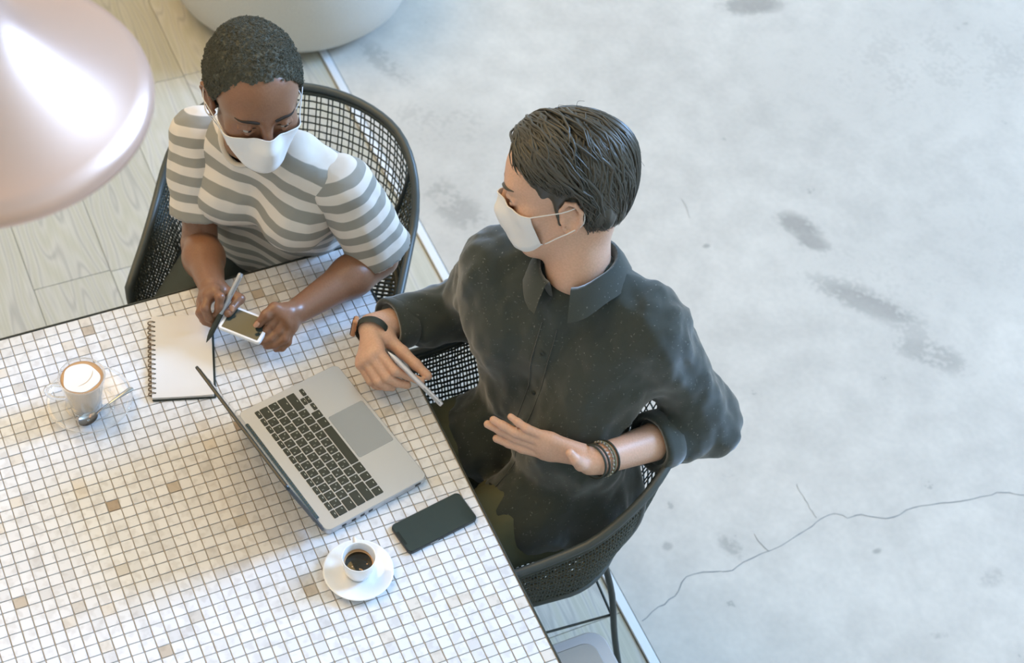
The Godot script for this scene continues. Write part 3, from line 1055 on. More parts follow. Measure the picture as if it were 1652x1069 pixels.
func espresso() -> void:
	var c := Vector3(-0.2546, 0.749, 0.7075)
	var s := thing("white_saucer", "white porcelain saucer under the espresso cup, near the laptop corner", "saucer", Vector3(c.x, TOP, c.z))
	var mb := MB.new()
	mb.lathe([Vector2(0, 0.0006), Vector2(0.031, 0.0006), Vector2(0.033, 0.002), Vector2(0.048, 0.006), Vector2(0.0585, 0.0118), Vector2(0.0605, 0.0135), Vector2(0.0598, 0.0146), Vector2(0.057, 0.0142), Vector2(0.046, 0.0085), Vector2(0.034, 0.0052), Vector2(0.024, 0.0046), Vector2(0.022, 0.0052), Vector2(0.020, 0.0046), Vector2(0, 0.0045)], 72, Vector3.ZERO, 0.2)
	part("dish", mb.mesh(), M.porcelain, s)
	var e := thing("espresso_cup", "small white porcelain cup half full of black espresso, on its saucer", "cup", Vector3(c.x, TOP + 0.0052, c.z), 0.0)
	mb = MB.new()
	var H := 0.051
	mb.lathe([Vector2(0, 0.002), Vector2(0.015, 0.002), Vector2(0.016, 0.0002), Vector2(0.0185, 0.0002), Vector2(0.0195, 0.002), Vector2(0.0225, 0.009), Vector2(0.0262, 0.022), Vector2(0.0283, 0.036), Vector2(0.0293, H - 0.001), Vector2(0.0290, H), Vector2(0.0278, H), Vector2(0.0270, H - 0.002), Vector2(0.0258, 0.036), Vector2(0.0236, 0.022), Vector2(0.019, 0.010), Vector2(0.012, 0.006), Vector2(0, 0.0055)], 64, Vector3.ZERO, 0.2)
	part("body", mb.mesh(), M.porcelain, e)
	mb = MB.new()
	var dir := Vector3(0.20, 0, -0.98).normalized()
	var pts := []
	for q in [Vector2(0.027, 0.044), Vector2(0.035, 0.046), Vector2(0.043, 0.042), Vector2(0.0455, 0.034), Vector2(0.042, 0.026), Vector2(0.034, 0.021), Vector2(0.0245, 0.018)]:
		pts.append(dir * q.x + Vector3.UP * q.y)
	mb.tube(curve(pts, 5), 0.0034, 10)
	part("handle", mb.mesh(), M.porcelain, e)
	mb = MB.new()
	mb.lathe([Vector2(0.0246, 0.0288), Vector2(0.0238, 0.0292), Vector2(0.0, 0.0292)], 48, Vector3.ZERO, 0.2)
	part("coffee", mb.mesh(), M.coffee, e)
	mb = MB.new()
	var rim := []
	for i in 40:
		var a := TAU * i / 40.0
		rim.append(Vector3(cos(a) * 0.0241, 0.0293, sin(a) * 0.0241))
	mb.tube(rim, 0.0012, 6, true, true, 0.5, Vector3.UP)
	var stain := MB.new()
	var r2 := [[], []]
	for i in 25:
		var a := PI + PI * i / 24.0
		r2[0].append(Vector3(cos(a) * 0.02445, 0.0295, sin(a) * 0.02445))
		r2[1].append(Vector3(cos(a) * 0.0252, 0.0295 + 0.0055 * sin(PI * i / 24.0), sin(a) * 0.0252))
	stain.sheet(r2)
	part("crema", mb.mesh(), M.crema, e)
	part("coffee_stain", stain.mesh(), M.crema, e)
	mb = MB.new()
	for q in [Vector3(-0.002, 0.0005, 0.011), Vector3(0.0, 0.0004, 0.0125), Vector3(0.001, 0.0006, 0.0145), Vector3(0.013, 0.0004, 0.006), Vector3(-0.012, 0.0003, 0.002)]:
		mb.lathe([Vector2(0.0016, 0), Vector2(0.0013, 0.0004), Vector2(0, 0.0006)], 8, Vector3(q.x, 0.0291, q.z))
	part("bubbles", mb.mesh(), M.crema, e)

# ------------------------------------------------------------------ woven armchairs
func chair_plan(s: float, r: float, arm: float) -> Vector2:
	var q := s * (2.0 * arm + PI * r)
	if q < arm:
		return Vector2(r, arm - q)
	if q < arm + PI * r:
		var t := (q - arm) / r
		return Vector2(r * cos(t), -r * sin(t))
	return Vector2(-r, q - arm - PI * r)

func chair_rim(s: float) -> Vector3:
	var p := chair_plan(s, 0.266, 0.24)
	var e := absf(s - 0.5) * 2.0
	var y := 0.622 + 0.138 * (1.0 - smoothstep(0.30, 0.86, e)) if e > 0.30 else 0.76
	y = lerpf(y, 0.622 + 0.05 * (1.0 - e) / 0.5, smoothstep(0.5, 0.7, e) * 0.6)
	return Vector3(p.x, y, p.y)

func chair_shell(s: float, t: float) -> Vector3:
	var a := chair_rim(s)
	var p := chair_plan(s, 0.240, 0.25)
	var b := Vector3(p.x, 0.452, p.y * 0.74 if p.y < 0.0 else p.y)
	var o := a.lerp(b, t)
	var out := Vector3(a.x, 0, minf(a.z, 0.0)).normalized()
	return o + out * 0.012 * sin(PI * t) * (1.0 - 0.5 * t)

func chairs() -> void:
	var t := thing("woven_armchair", "black woven armchair the woman in the striped shirt sits in", "armchair", Vector3(-0.063, 0, -0.198), atan2(-0.53, 0.84), "black woven armchairs")
	# rim and frame
	var mb := MB.new()
	var pts := [Vector3(0.245, 0.452, 0.25), Vector3(0.255, 0.53, 0.252), Vector3(0.263, 0.60, 0.246)]
	for i in 49:
		pts.append(chair_rim(i / 48.0))
	pts.append_array([Vector3(-0.263, 0.60, 0.246), Vector3(-0.255, 0.53, 0.252), Vector3(-0.245, 0.452, 0.25)])
	mb.tube(pts, 0.0088, 10)
	part("rim", mb.mesh(), M.rim_black, t)
	mb = MB.new()
	var low := []
	for i in 49:
		low.append(chair_shell(i / 48.0, 0.0) + Vector3(0, -0.016, 0))
	mb.tube(low, 0.0062, 8)
	part("rim_cord", mb.mesh(), M.rattan, t)
	mb = MB.new()
	var ring := []
	for i in 49:
		ring.append(chair_shell(i / 48.0, 1.0))
	mb.tube(ring, 0.0075, 8, true)
	part("seat_ring", mb.mesh(), M.rim_black, t)
	for side in [1.0, -1.0]:
		mb = MB.new()
		var br := []
		for i in 9:
			var u := i / 8.0
			br.append(chair_shell(0.5 - side * (0.225 - 0.06 * u), 0.02 + 0.96 * u))
		mb.tube(br, 0.0062, 8)
		part("brace", mb.mesh(), M.rim_black, t)
	# open lattice of the back
	mb = MB.new()
	for k in 22:
		var s := lerpf(0.285, 0.715, (k + 0.5) / 22.0)
		for h in [-0.0035, 0.0035]:
			var st := []
			for i in 9:
				st.append(chair_shell(s + h, i / 8.0))
			mb.tube(st, 0.0015, 5)
	for j in 17:
		var row := []
		for i in 33:
			var u := i / 32.0
			row.append(chair_shell(lerpf(0.272, 0.728, u), 0.055 + j * 0.057) + Vector3(0, 0.0008 * sin(i * 1.9 + j * 2.0), 0))
		mb.tube(row, 0.0019, 5)
	var lat := part("back_lattice", mb.mesh(), M.rattan, t)
	lat.set_meta("kind", "stuff")
	# close weave of the sides
	mb = MB.new()
	var rnd := RandomNumberGenerator.new()
	rnd.seed = 8
	for side in 2:
		for k in 58:
			var s0 := (k + 0.5) / 58.0
			var st := []
			var j := rnd.randf_range(-0.0012, 0.0012)
			for i in 13:
				var s := s0 * (0.274 + 0.058 * i / 12.0) + j * sin(i * 1.3 + k)
				var q := chair_shell(s if side == 0 else 1.0 - s, i / 12.0)
				st.append(q)
			mb.tube(st, 0.0017, 5)
		for j in 15:
			var row := []
			for i in 31:
				var s := (0.276 + 0.058 * (0.04 + j * 0.066)) * i / 30.0
				s = s if side == 0 else 1.0 - s
				row.append(chair_shell(s, 0.04 + j * 0.066) + Vector3(0, 0.0022 * sin(i * 2.2 + j * 3.1), 0))
			mb.tube(row, 0.0026, 5)
	var sw := part("side_weave", mb.mesh(), M.rattan, t)
	sw.set_meta("kind", "stuff")
	# seat
	mb = MB.new()
	for k in 38:
		var z := -0.174 + 0.0112 * k
		var half := 0.238 if z > 0 else sqrt(maxf(0.24 * 0.24 - z * z / 0.5476, 0.0001))
		var row := []
		for i in 9:
			row.append(Vector3(lerpf(-half, half, i / 8.0), 0.450 - 0.012 * sin(PI * i / 8.0), z))
		mb.tube(row, 0.0032, 5)
	for k in 36:
		var x := -0.236 + 0.0135 * k
		var z0 := -0.74 * sqrt(maxf(0.24 * 0.24 - x * x, 0.0001))
		var row := []
		for i in 9:
			row.append(Vector3(x, 0.447 - 0.012 * sin(PI * i / 8.0) * (1.0 - absf(x) / 0.25), lerpf(z0, 0.25, i / 8.0)))
		mb.tube(row, 0.0032, 5)
	var seat := part("seat_weave", mb.mesh(), M.rattan, t)
	seat.set_meta("kind", "stuff")
	# legs and stretchers
	var feet := []
	for q in [Vector2(1, 1), Vector2(-1, 1), Vector2(-1, -1), Vector2(1, -1)]:
		var a := Vector3(q.x * 0.182, 0.447, 0.055 + q.y * 0.155)
		var b := Vector3(q.x * 0.252, 0.0, 0.03 + q.y * 0.21)
		feet.append([a, b])
		mb = MB.new()
		mb.tube(curve([a, a.lerp(b, 0.25) + Vector3(q.x * 0.006, 0, q.y * 0.006), a.lerp(b, 0.6), b], 4), 0.0068, 10)
		part("leg", mb.mesh(), M.black_steel, t)
	for k in 4:
		mb = MB.new()
		mb.tube([feet[k][0].lerp(feet[k][1], 0.42), feet[(k + 1) % 4][0].lerp(feet[(k + 1) % 4][1], 0.42)], 0.0028, 8)
		part("stretcher", mb.mesh(), M.black_steel, t)
	var m := t.duplicate()
	m.name = numbered("woven_armchair")
	add_child(m, true)
	m.position = Vector3(0.184, 0, 0.495)
	m.rotation.y = atan2(-1.0, -0.08)
	tag(m, "black woven armchair the man in the dark shirt sits in", "armchair", "black woven armchairs")

# ------------------------------------------------------------------ people
class Stripes extends UVMap:
	var a: Vector3
	var d: Vector3
	var side: Vector3
	var period := 0.042
	var bend := 0.0
	var g: FastNoiseLite
	func map(p: Vector3) -> Vector2:
		var q := p - a
		var s := q.dot(side)
		return Vector2(s * 4.0, (q.dot(d) + bend * s * s + 0.006 * g.get_noise_3d(p.x, p.y, p.z)) / period)

func frame_of(f: Vector3, up: Vector3) -> Basis:
	f = f.normalized()
	var l := up.cross(f).normalized()
	return Basis(l, f.cross(l), f)

func put(h: Vector3, b: Basis, x: float, y: float, z: float) -> Vector3:
	return h + b * Vector3(x, y, z)

func head(h: Vector3, b: Basis, nb: Vector3, male: bool) -> Field:
	var m := Vector3(0.135, 0.14, 0.135)
	var f := Field.new((h - m).min(nb - Vector3(0.06, 0.01, 0.06)), (h + m).max(nb), 0.003)
	var w := 1.0 if male else 0.96
	f.ell(put(h, b, 0, 0.026, -0.014), b, Vector3(0.076 * w, 0.086, 0.094), 0.01)
	f.ell(put(h, b, 0, 0.03, 0.035), b, Vector3(0.064 * w, 0.062, 0.054), 0.03)
	f.ell(put(h, b, 0, -0.045, 0.030), b, Vector3(0.055 * w, 0.068, 0.056), 0.03)
	for s in [1.0, -1.0]:
		f.cap(put(h, b, s * 0.050 * w, -0.052, -0.004), put(h, b, s * 0.012, -0.101, 0.062), 0.016, 0.017, 0.03)
		f.ell(put(h, b, s * 0.044 * w, -0.026, 0.054), b, Vector3(0.020, 0.016, 0.018), 0.025)
	f.ell(put(h, b, 0, -0.103, 0.066), b, Vector3(0.022, 0.017, 0.018), 0.02)
	f.cap(put(h, b, -0.034, 0.022, 0.077), put(h, b, 0.034, 0.022, 0.077), 0.011, 0.011, 0.02)
	for s in [1.0, -1.0]:
		f.ell(put(h, b, s * 0.032, 0.001, 0.096), b, Vector3(0.019, 0.0105, 0.014), 0.014, 1)
	f.cap(put(h, b, 0, 0.012, 0.088), put(h, b, 0, -0.030, 0.108), 0.0075, 0.0105, 0.014)
	f.ell(put(h, b, 0, -0.036, 0.107), b, Vector3(0.0125, 0.010, 0.012), 0.01)
	for s in [1.0, -1.0]:
		f.ell(put(h, b, s * 0.012, -0.040, 0.098), b, Vector3(0.008, 0.008, 0.010), 0.008)
		# eyelids over the ball
		f.cap(put(h, b, s * 0.019, 0.002, 0.083), put(h, b, s * 0.032, 0.0075, 0.0875), 0.0035, 0.0045, 0.006)
		f.cap(put(h, b, s * 0.032, 0.0075, 0.0875), put(h, b, s * 0.046, 0.002, 0.079), 0.0045, 0.0035, 0.006)
		f.cap(put(h, b, s * 0.019, -0.004, 0.083), put(h, b, s * 0.032, -0.0085, 0.085), 0.003, 0.0035, 0.006)
		f.cap(put(h, b, s * 0.032, -0.0085, 0.085), put(h, b, s * 0.046, -0.003, 0.078), 0.0035, 0.003, 0.006)
		# ears
		var e := put(h, b, s * 0.076 * w, -0.014 - (0.010 if male else 0.0), -0.012)
		var rim := [Vector3(0.0, -0.006, 0.012), Vector3(0.006, 0.016, 0.010), Vector3(0.011, 0.030, -0.002), Vector3(0.014, 0.028, -0.016), Vector3(0.014, 0.012, -0.024), Vector3(0.010, -0.008, -0.020), Vector3(0.006, -0.024, -0.008), Vector3(0.002, -0.030, 0.004), Vector3(0.0, -0.018, 0.012)]
		for k in rim.size() - 1:
			var p: Vector3 = rim[k]
			var q: Vector3 = rim[k + 1]
			f.cap(e + b * Vector3(p.x * s, p.y, p.z), e + b * Vector3(q.x * s, q.y, q.z), 0.0038, 0.0038, 0.004)
		f.ell(e + b * Vector3(0.003 * s, 0.0, -0.006), b, Vector3(0.005, 0.024, 0.016), 0.006)
		f.ell(e + b * Vector3(0.0085 * s, -0.004, -0.002), b, Vector3(0.005, 0.010, 0.008), 0.004, 1)
		f.ell(e + b * Vector3(0.004 * s, -0.008, 0.010), b, Vector3(0.004, 0.006, 0.004), 0.005)
	# neck
	var nr := 0.058 if male else 0.047
	f.cap(put(h, b, 0, -0.045, -0.022), nb, nr - 0.004, nr, 0.025)
	if male:
		f.ell(put(h, b, 0, -0.045, -0.05), b, Vector3(0.05, 0.05, 0.035), 0.03)
	return f

func hand_arm(mb: MB, elbow: Vector3, wrist: Vector3, re: float, rw: float, fingers: Array, thumb: Array, size := 1.0) -> void:
	var lo := elbow.min(wrist)
	var hi := elbow.max(wrist)
	for ch in fingers + [thumb]:
		for p in ch:
			lo = lo.min(p)
			hi = hi.max(p)
	var m := Vector3(0.045, 0.045, 0.045)
	var f := Field.new(lo - m, hi + m, 0.0026)
	var mid := elbow.lerp(wrist, 0.35)
	f.cap(elbow, mid, re, re * 1.02, 0.02)
	f.cap(mid, wrist, re, rw, 0.02)
	for i in 4:
		var ch: Array = fingers[i]
		var r: float = [0.0100, 0.0102, 0.0097, 0.0085][i] * size
		f.cap(wrist, ch[0], rw * 0.60, r * 1.22, 0.009)
		if i < 3:
			var c0: Vector3 = ch[0]
			var c1: Vector3 = fingers[i + 1][0]
			f.cap(c0.lerp(wrist, 0.12), c1.lerp(wrist, 0.12), r * 1.05, r * 1.05, 0.01)
	for i in 4:
		var ch: Array = fingers[i]
		var r: float = [0.0100, 0.0102, 0.0097, 0.0085][i] * size
		for k in ch.size() - 1:
			f.cap(ch[k], ch[k + 1], r * (1.0 - 0.10 * k), r * (0.94 - 0.10 * k), 0.0035)
	for k in thumb.size() - 1:
		f.cap(thumb[k], thumb[k + 1], (0.0132 - 0.0020 * k) * size, (0.0112 - 0.0013 * k) * size, 0.006 if k else 0.016)
	f.cap(wrist, thumb[0], rw * 0.62, 0.0140 * size, 0.012)
	f.mesh(mb)

func nail(parent: Node3D, at: Vector3, along: Vector3, out: Vector3, w: float, m: Material) -> void:
	var mb := MB.new()
	var x := along.normalized()
	var y := (out - x * out.dot(x)).normalized()
	var z := x.cross(y)
	var rows := []
	for j in 6:
		var row := []
		for i in 7:
			var a := (i / 6.0 - 0.5) * 1.9
			var u := (j / 5.0 - 0.5)
			var sh := sqrt(maxf(1.0 - pow(u * 1.75, 4.0), 0.02))
			row.append(at + x * u * w * 1.25 + z * sin(a) * w * 0.62 * sh + y * (cos(a) - 1.0) * w * 0.55)
		rows.append(row)
	mb.sheet(rows)
	part("fingernail", mb.mesh(), m, parent)

func face_mask(f: Field, h: Vector3, b: Basis, parent: Node3D, cloth: Material, wide: float, ear_y: Array, top: float, side: float, low: float) -> void:
	var nj := 15
	var ni := 33
	var rad := []
	for j in nj:
		var row := PackedFloat32Array()
		for i in ni:
			var u := (i / (ni - 1.0) - 0.5) * 2.0
			var th := u * wide
			var v := j / (nj - 1.0)
			var a := absf(u)
			var yt := top - 0.013 * smoothstep(0.08, 0.42, a) - side * smoothstep(0.4, 1.0, a)
			var yb := -0.118 + 0.030 * a * a
			var y := lerpf(yt, yb, v)
			var ys := maxf(y, -0.104)
			var d := b * Vector3(sin(th), 0, cos(th))
			var o := put(h, b, 0, ys, 0.02)
			var far := o + d * 0.15
			row.append((f.hit(far, -d, 0.15, 0.003) - o).length())
		rad.append(row)
	# cloth spans hollows: the outline from nose to chin is stretched, never sunken
	for i in ni:
		for j in nj:
			for a in j:
				for c in range(j + 1, nj):
					rad[j][i] = maxf(rad[j][i], lerpf(rad[a][i], rad[c][i], float(j - a) / (c - a)))
	for pass_ in 3:
		var nr := []
		for j in nj:
			var row := PackedFloat32Array()
			for i in ni:
				var s := 0.0
				var c := 0
				for dj in [-1, 0, 1]:
					for di in [-1, 0, 1]:
						if j + dj >= 0 and j + dj < nj and i + di >= 0 and i + di < ni:
							s += rad[j + dj][i + di]
							c += 1
				row.append(maxf(s / c, rad[j][i]) if pass_ < 2 else s / c)
			nr.append(row)
		rad = nr
	var rows := []
	var inner := []
	for j in nj:
		var row := []
		var row2 := []
		for i in ni:
			var u := (i / (ni - 1.0) - 0.5) * 2.0
			var th := u * wide
			var v := j / (nj - 1.0)
			var a := absf(u)
			var yt := top - 0.013 * smoothstep(0.08, 0.42, a) - side * smoothstep(0.4, 1.0, a)
			var yb := -0.118 + 0.030 * a * a
			var y := lerpf(yt, yb, v)
			var r: float = rad[j][i] + 0.0022 + 0.0016 * (absf(fposmod(v * 4.0, 1.0) - 0.5) * 2.0 - 0.5) * (1.0 - a)
			if v > 0.86:
				r -= (v - 0.86) * 0.12
			var p := put(h, b, sin(th) * r, y, 0.02 + cos(th) * r)
			row.append(p)
			row2.append(p - b * Vector3(sin(th), 0, cos(th)) * 0.0014)
		rows.append(row)
		inner.append(row2)
	var mb := MB.new()
	mb.sheet(rows, false, true)
	mb.sheet(inner)
	var edge := []
	for i in ni:
		edge.append(rows[0][i])
	for j in range(1, nj):
		edge.append(rows[j][ni - 1])
	for i in range(ni - 2, -1, -1):
		edge.append(rows[nj - 1][i])
	for j in range(nj - 2, 0, -1):
		edge.append(rows[j][0])
	mb.tube(edge, 0.0012, 6, true)
	var mask := part("face_mask", mb.mesh(), cloth, parent)
	mask.set_meta("label", "white pleated face mask")
	for s in [1.0, -1.0]:
		var i := ni - 1 if s > 0 else 0
		var e := put(h, b, s * 0.078, -0.014 - low, -0.012)
		var tb := MB.new()
		var ends := [rows[0][i], rows[nj - 2][i]]
		var ears := [e + b * Vector3(0.009 * s, ear_y[0], 0.010), e + b * Vector3(0.009 * s, ear_y[1], 0.002)]
		var line := []
		for k in 2:
			var run := [ends[k]]
			for m in [0.25, 0.5, 0.75]:
				var p: Vector3 = (ends[k] as Vector3).lerp(ears[k], m)
				var ax := put(h, b, 0, 0, 0.0) + b.y * b.y.dot(p - h)
				var d := (p - ax).normalized()
				var q := f.hit(ax + d * 0.16, -d, 0.16, 0.0028)
				run.append(q if (q - ax).length() > (p - ax).length() else p)
			run.append(ears[k])
			if k == 1:
				run.reverse()
			line.append(run)
		tb.tube(curve(line[0] + [e + b * Vector3(0.011 * s, ear_y[0] + 0.003, -0.002), e + b * Vector3(0.005 * s, 0.018, -0.026), e + b * Vector3(0.004 * s, -0.012, -0.024)] + line[1], 4), 0.0011, 6)
		part("ear_loop", tb.mesh(), cloth, mask)

func eyes(f: Field, sh: Vector3, h: Vector3, b: Basis, parent: Node3D, look: Vector3, brow_w: float, brow: Material) -> void:
	for s in [1.0, -1.0]:
		var c := put(h, b, s * 0.032, -0.0005, 0.0775)
		var sm := SphereMesh.new()
		sm.radius = 0.0108
		sm.height = 0.0216
		sm.radial_segments = 24
		sm.rings = 12
		var e := part("eye", sm, M.eye_white, parent)
		e.position = c
		var im := SphereMesh.new()
		im.radius = 0.0058
		im.height = 0.0116
		im.radial_segments = 20
		im.rings = 10
		part("iris", im, M.iris, e).position = (b * look).normalized() * 0.0058
		var mb := MB.new()
		var pts := []
		for k in 9:
			var u := k / 8.0
			pts.append(put(h, b, s * lerpf(0.018, 0.047, u), 0.0035 + 0.0045 * sin(PI * u) - 0.002 * u, 0.0875 + 0.0045 * sin(PI * u) - 0.0075 * u))
		mb.tube(pts, [0.0004, 0.0009, 0.0012, 0.0013, 0.0013, 0.0013, 0.0012, 0.0010, 0.0004], 6)
		part("eyelashes", mb.mesh(), brow, parent)
		mb = MB.new()
		pts = []
		for k in 9:
			var u := k / 8.0
			pts.append(f.hit(put(h - sh, b, s * lerpf(0.014, 0.053, u), 0.0215 + 0.007 * sin(PI * u * 0.75) - 0.004 * u, 0.13), -b.z, 0.1, 0.0004) + sh)
		var rr := []
		for k in 9:
			rr.append(brow_w * [0.7, 1.0, 1.05, 1.0, 0.95, 0.85, 0.7, 0.5, 0.2][k])
		mb.tube(pts, rr, 8)
		part("eyebrow", mb.mesh(), brow, parent)

func pen(called: String, label: String, a: Vector3, b: Vector3, r: float, m: Material, grip: Material, clip_up: Vector3, group := "") -> void:
	# a is the writing tip, b the capped end
	var d := b - a
	var l := d.length()
	var t := thing(called, label, "pen", a)
	var y := d / l
	var z := (clip_up - y * clip_up.dot(y)).normalized()
	t.basis = Basis(y.cross(z), y, z)
	var mb := MB.new()
	mb.lathe([Vector2(0, l), Vector2(r * 0.8, l), Vector2(r, l - 0.002), Vector2(r, l * 0.42)], 20)
	part("barrel", mb.mesh(), m, t)
	mb = MB.new()
	mb.lathe([Vector2(r * 1.01, l * 0.42), Vector2(r * 1.0, 0.022), Vector2(r * 0.75, 0.012), Vector2(0.0011, 0.002), Vector2(0.0006, 0.0), Vector2(0, 0)], 20)
	part("grip", mb.mesh(), grip, t)
	part("clip", box_mesh(Vector3(0, l - 0.024, r + 0.0016), Vector3(0.0032, 0.040, 0.0011), 0.0004), M.pen_silver, t)
	part("clip_root", box_mesh(Vector3(0, l - 0.006, r + 0.0004), Vector3(0.0034, 0.004, 0.003), 0.0004), M.pen_silver, t)

func people() -> void:
	mat("eye_white", srgb(168, 160, 150), 0.2)
	mat("iris", srgb(36, 26, 18), 0.1)
	mat("mask_white", srgb(236, 234, 232), 0.9, 0.0, {"rim_enabled": true, "rim": 0.2})
	var pores := noise_tex(61, 0.11, Color(0.90, 0.88, 0.87), Color(1, 1, 1), 256, 3)
	mat("dark_skin", srgb(144, 104, 78), 0.34, 0.0, {"subsurf_scatter_enabled": true, "subsurf_scatter_strength": 0.12, "albedo_texture": pores, "uv1_triplanar": true, "uv1_scale": Vector3(7, 7, 7)})
	mat("light_skin", srgb(224, 182, 156), 0.45, 0.0, {"subsurf_scatter_enabled": true, "subsurf_scatter_strength": 0.15, "albedo_texture": pores, "uv1_triplanar": true, "uv1_scale": Vector3(7, 7, 7)})
	mat("nail_pale", srgb(206, 172, 152), 0.3)
	mat("nail_dark", srgb(176, 132, 106), 0.3)
	mat("hair_brown", srgb(68, 66, 58), 0.32, 0.0, {"rim_enabled": true, "rim": 0.35})
	mat("hair_black", srgb(84, 84, 72), 0.8)
	woman()
	man()

func woman() -> void:
	var t := thing("person", "short haired person in grey striped T-shirt and white mask, holding a small phone", "person", Vector3(-0.06, 0, -0.22))
	var inv := Vector3(0.06, 0, 0.22)
	var h := Vector3(-0.1717, 1.165, -0.0409)
	var b := frame_of(Vector3(-0.10, -0.03, 1.0), Vector3(0.02, 1, 0.0))
	var nb := put(h, b, 0.0, -0.165, -0.045)
	var rs := Vector3(-0.2347, 0.955, -0.185)
	var ls := Vector3(-0.0332, 0.965, 0.0396)
	var re := Vector3(-0.2783, 0.755, -0.0889)
	var le := Vector3(0.0228, 0.795, 0.0969)
	var rw := Vector3(-0.304, 0.815, 0.075)
	var lw := Vector3(-0.1677, 0.8, 0.1704)
	var chest := Vector3(-0.128, 0.885, -0.085)
	var waist := Vector3(-0.105, 0.71, -0.145)
	var hip := Vector3(-0.065, 0.55, -0.21)
	var lat := (ls - rs).normalized()
	var fwd := Vector3(-lat.z, 0, lat.x).normalized()
	if fwd.z < 0:
		fwd = -fwd
	# skin
	var skin := MB.new()
	var hf := head(h, b, nb, false)
	hf.mesh(skin)
	var tf := Field.new(Vector3(-0.40, 0.45, -0.40), Vector3(0.16, 1.08, 0.20), 0.011)
	tf.cap(nb + Vector3(0, 0.03, 0), chest + Vector3(0, 0.02, 0), 0.044, 0.055, 0.02)
	tf.cap(rs, ls, 0.026, 0.026, 0.01)
	tf.cap(chest, hip, 0.055, 0.07, 0.02)
	tf.cap(rs, re, 0.028, 0.036, 0.01)
	tf.cap(ls, le, 0.028, 0.036, 0.01)
	tf.mesh(skin)
	var rf := [
		[Vector3(-0.3062, 0.834, 0.1024), Vector3(-0.3037, 0.842, 0.1247), Vector3(-0.3092, 0.826, 0.1323), Vector3(-0.3134, 0.803, 0.1311)],
		[Vector3(-0.3188, 0.826, 0.1035), Vector3(-0.333, 0.822, 0.1248), Vector3(-0.3289, 0.8, 0.1308), Vector3(-0.32, 0.788, 0.1347)],
		[Vector3(-0.3256, 0.812, 0.0966), Vector3(-0.339, 0.802, 0.1146), Vector3(-0.3353, 0.787, 0.1266), Vector3(-0.3259, 0.782, 0.1336)],
		[Vector3(-0.329, 0.797, 0.0901), Vector3(-0.3388, 0.786, 0.1039), Vector3(-0.3353, 0.776, 0.114), Vector3(-0.3269, 0.77, 0.1166)],
	]
	hand_arm(skin, re, rw, 0.037, 0.0245, rf, [Vector3(-0.295, 0.812, 0.0836), Vector3(-0.2764, 0.812, 0.1), Vector3(-0.2641, 0.812, 0.1172), Vector3(-0.2953, 0.812, 0.1424)], 0.95)
	var lf := [
		[Vector3(-0.2097, 0.822, 0.1869), Vector3(-0.2284, 0.81, 0.1917), Vector3(-0.24, 0.801, 0.197), Vector3(-0.2496, 0.794, 0.2)],
		[Vector3(-0.202, 0.816, 0.1955), Vector3(-0.2177, 0.801, 0.2051), Vector3(-0.2364, 0.791, 0.2101), Vector3(-0.2517, 0.787, 0.2089)],
		[Vector3(-0.1985, 0.806, 0.2023), Vector3(-0.2127, 0.79, 0.2179), Vector3(-0.2321, 0.78, 0.2179), Vector3(-0.2465, 0.778, 0.2141)],
		[Vector3(-0.1975, 0.795, 0.2058), Vector3(-0.2072, 0.778, 0.2191), Vector3(-0.2192, 0.77, 0.222), Vector3(-0.2304, 0.768, 0.2194)],
	]
	hand_arm(skin, le, lw, 0.038, 0.0245, lf, [Vector3(-0.1918, 0.818, 0.1805), Vector3(-0.2165, 0.832, 0.1759), Vector3(-0.2357, 0.828, 0.1827), Vector3(-0.2517, 0.814, 0.1867)], 0.95)
	part("body", shift(skin, inv), M.dark_skin, t)
	# T-shirt: trunk and two sleeves, each with its own run of stripes
	var im := Image.create(8, 64, false, Image.FORMAT_RGB8)
	for y in 64:
		var e := smoothstep(29.5, 31.5, y as float) * (1.0 - smoothstep(61.5, 63.5, y as float))
		for x in 8:
			im.set_pixel(x, y, srgb(222, 214, 204).lerp(srgb(150, 148, 140), e))
	var weave := noise_tex(71, 0.3, Color(0.93, 0.93, 0.93), Color.WHITE, 256, 2)
	mat("striped_jersey", Color.WHITE, 0.9, 0.0, {"albedo_texture": ImageTexture.create_from_image(im), "rim_enabled": true, "rim": 0.3})
	M.striped_jersey.heightmap_enabled = false
	var folds := noise(81, 9.0, 3)
	var sf := Field.new(Vector3(-0.36, 0.44, -0.38), Vector3(0.14, 1.06, 0.14), 0.007)
	var sh := rs.lerp(ls, 0.5)
	sf.cap(rs.lerp(sh, 0.26), ls.lerp(sh, 0.26), 0.050, 0.050, 0.03)
	sf.cap(sh + lat * 0.05 + Vector3(0, 0.012, 0), sh - lat * 0.05 + Vector3(0, 0.012, 0), 0.058, 0.058, 0.03)
	for s in [1.0, -1.0]:
		sf.cap(chest + lat * s * 0.075, waist + lat * s * 0.062, 0.088, 0.088, 0.04)
		sf.cap(waist + lat * s * 0.06, hip + lat * s * 0.075 + fwd * 0.02, 0.088, 0.112, 0.04)
		sf.ell(chest + lat * s * 0.072 + fwd * 0.062 + Vector3(0, -0.02, 0), Basis(), Vector3(0.056, 0.056, 0.056), 0.05)
	# neckline
	var nax := (put(h, b, 0, -0.06, -0.03) - nb).normalized().lerp(Vector3.UP, 0.4).normalized()
	sf.bore(nb + nax * 0.12 - fwd * 0.006, nb - nax * 0.010 - fwd * 0.006, 0.051, 0.048)
	sf.rough(folds, 0.008, Basis.from_scale(Vector3(1.0, 0.55, 1.0)))
	var smap := Stripes.new()
	smap.a = hip
	smap.d = ((sh - hip).normalized() - fwd * 0.45).normalized()
	smap.side = lat
	smap.bend = 0.25
	smap.g = noise(82, 7.0, 2)
	var tm := MB.new()
	sf.mesh(tm, smap)
	var shirt := part("shirt", shift(tm, inv), M.striped_jersey, t)
	var ring := []
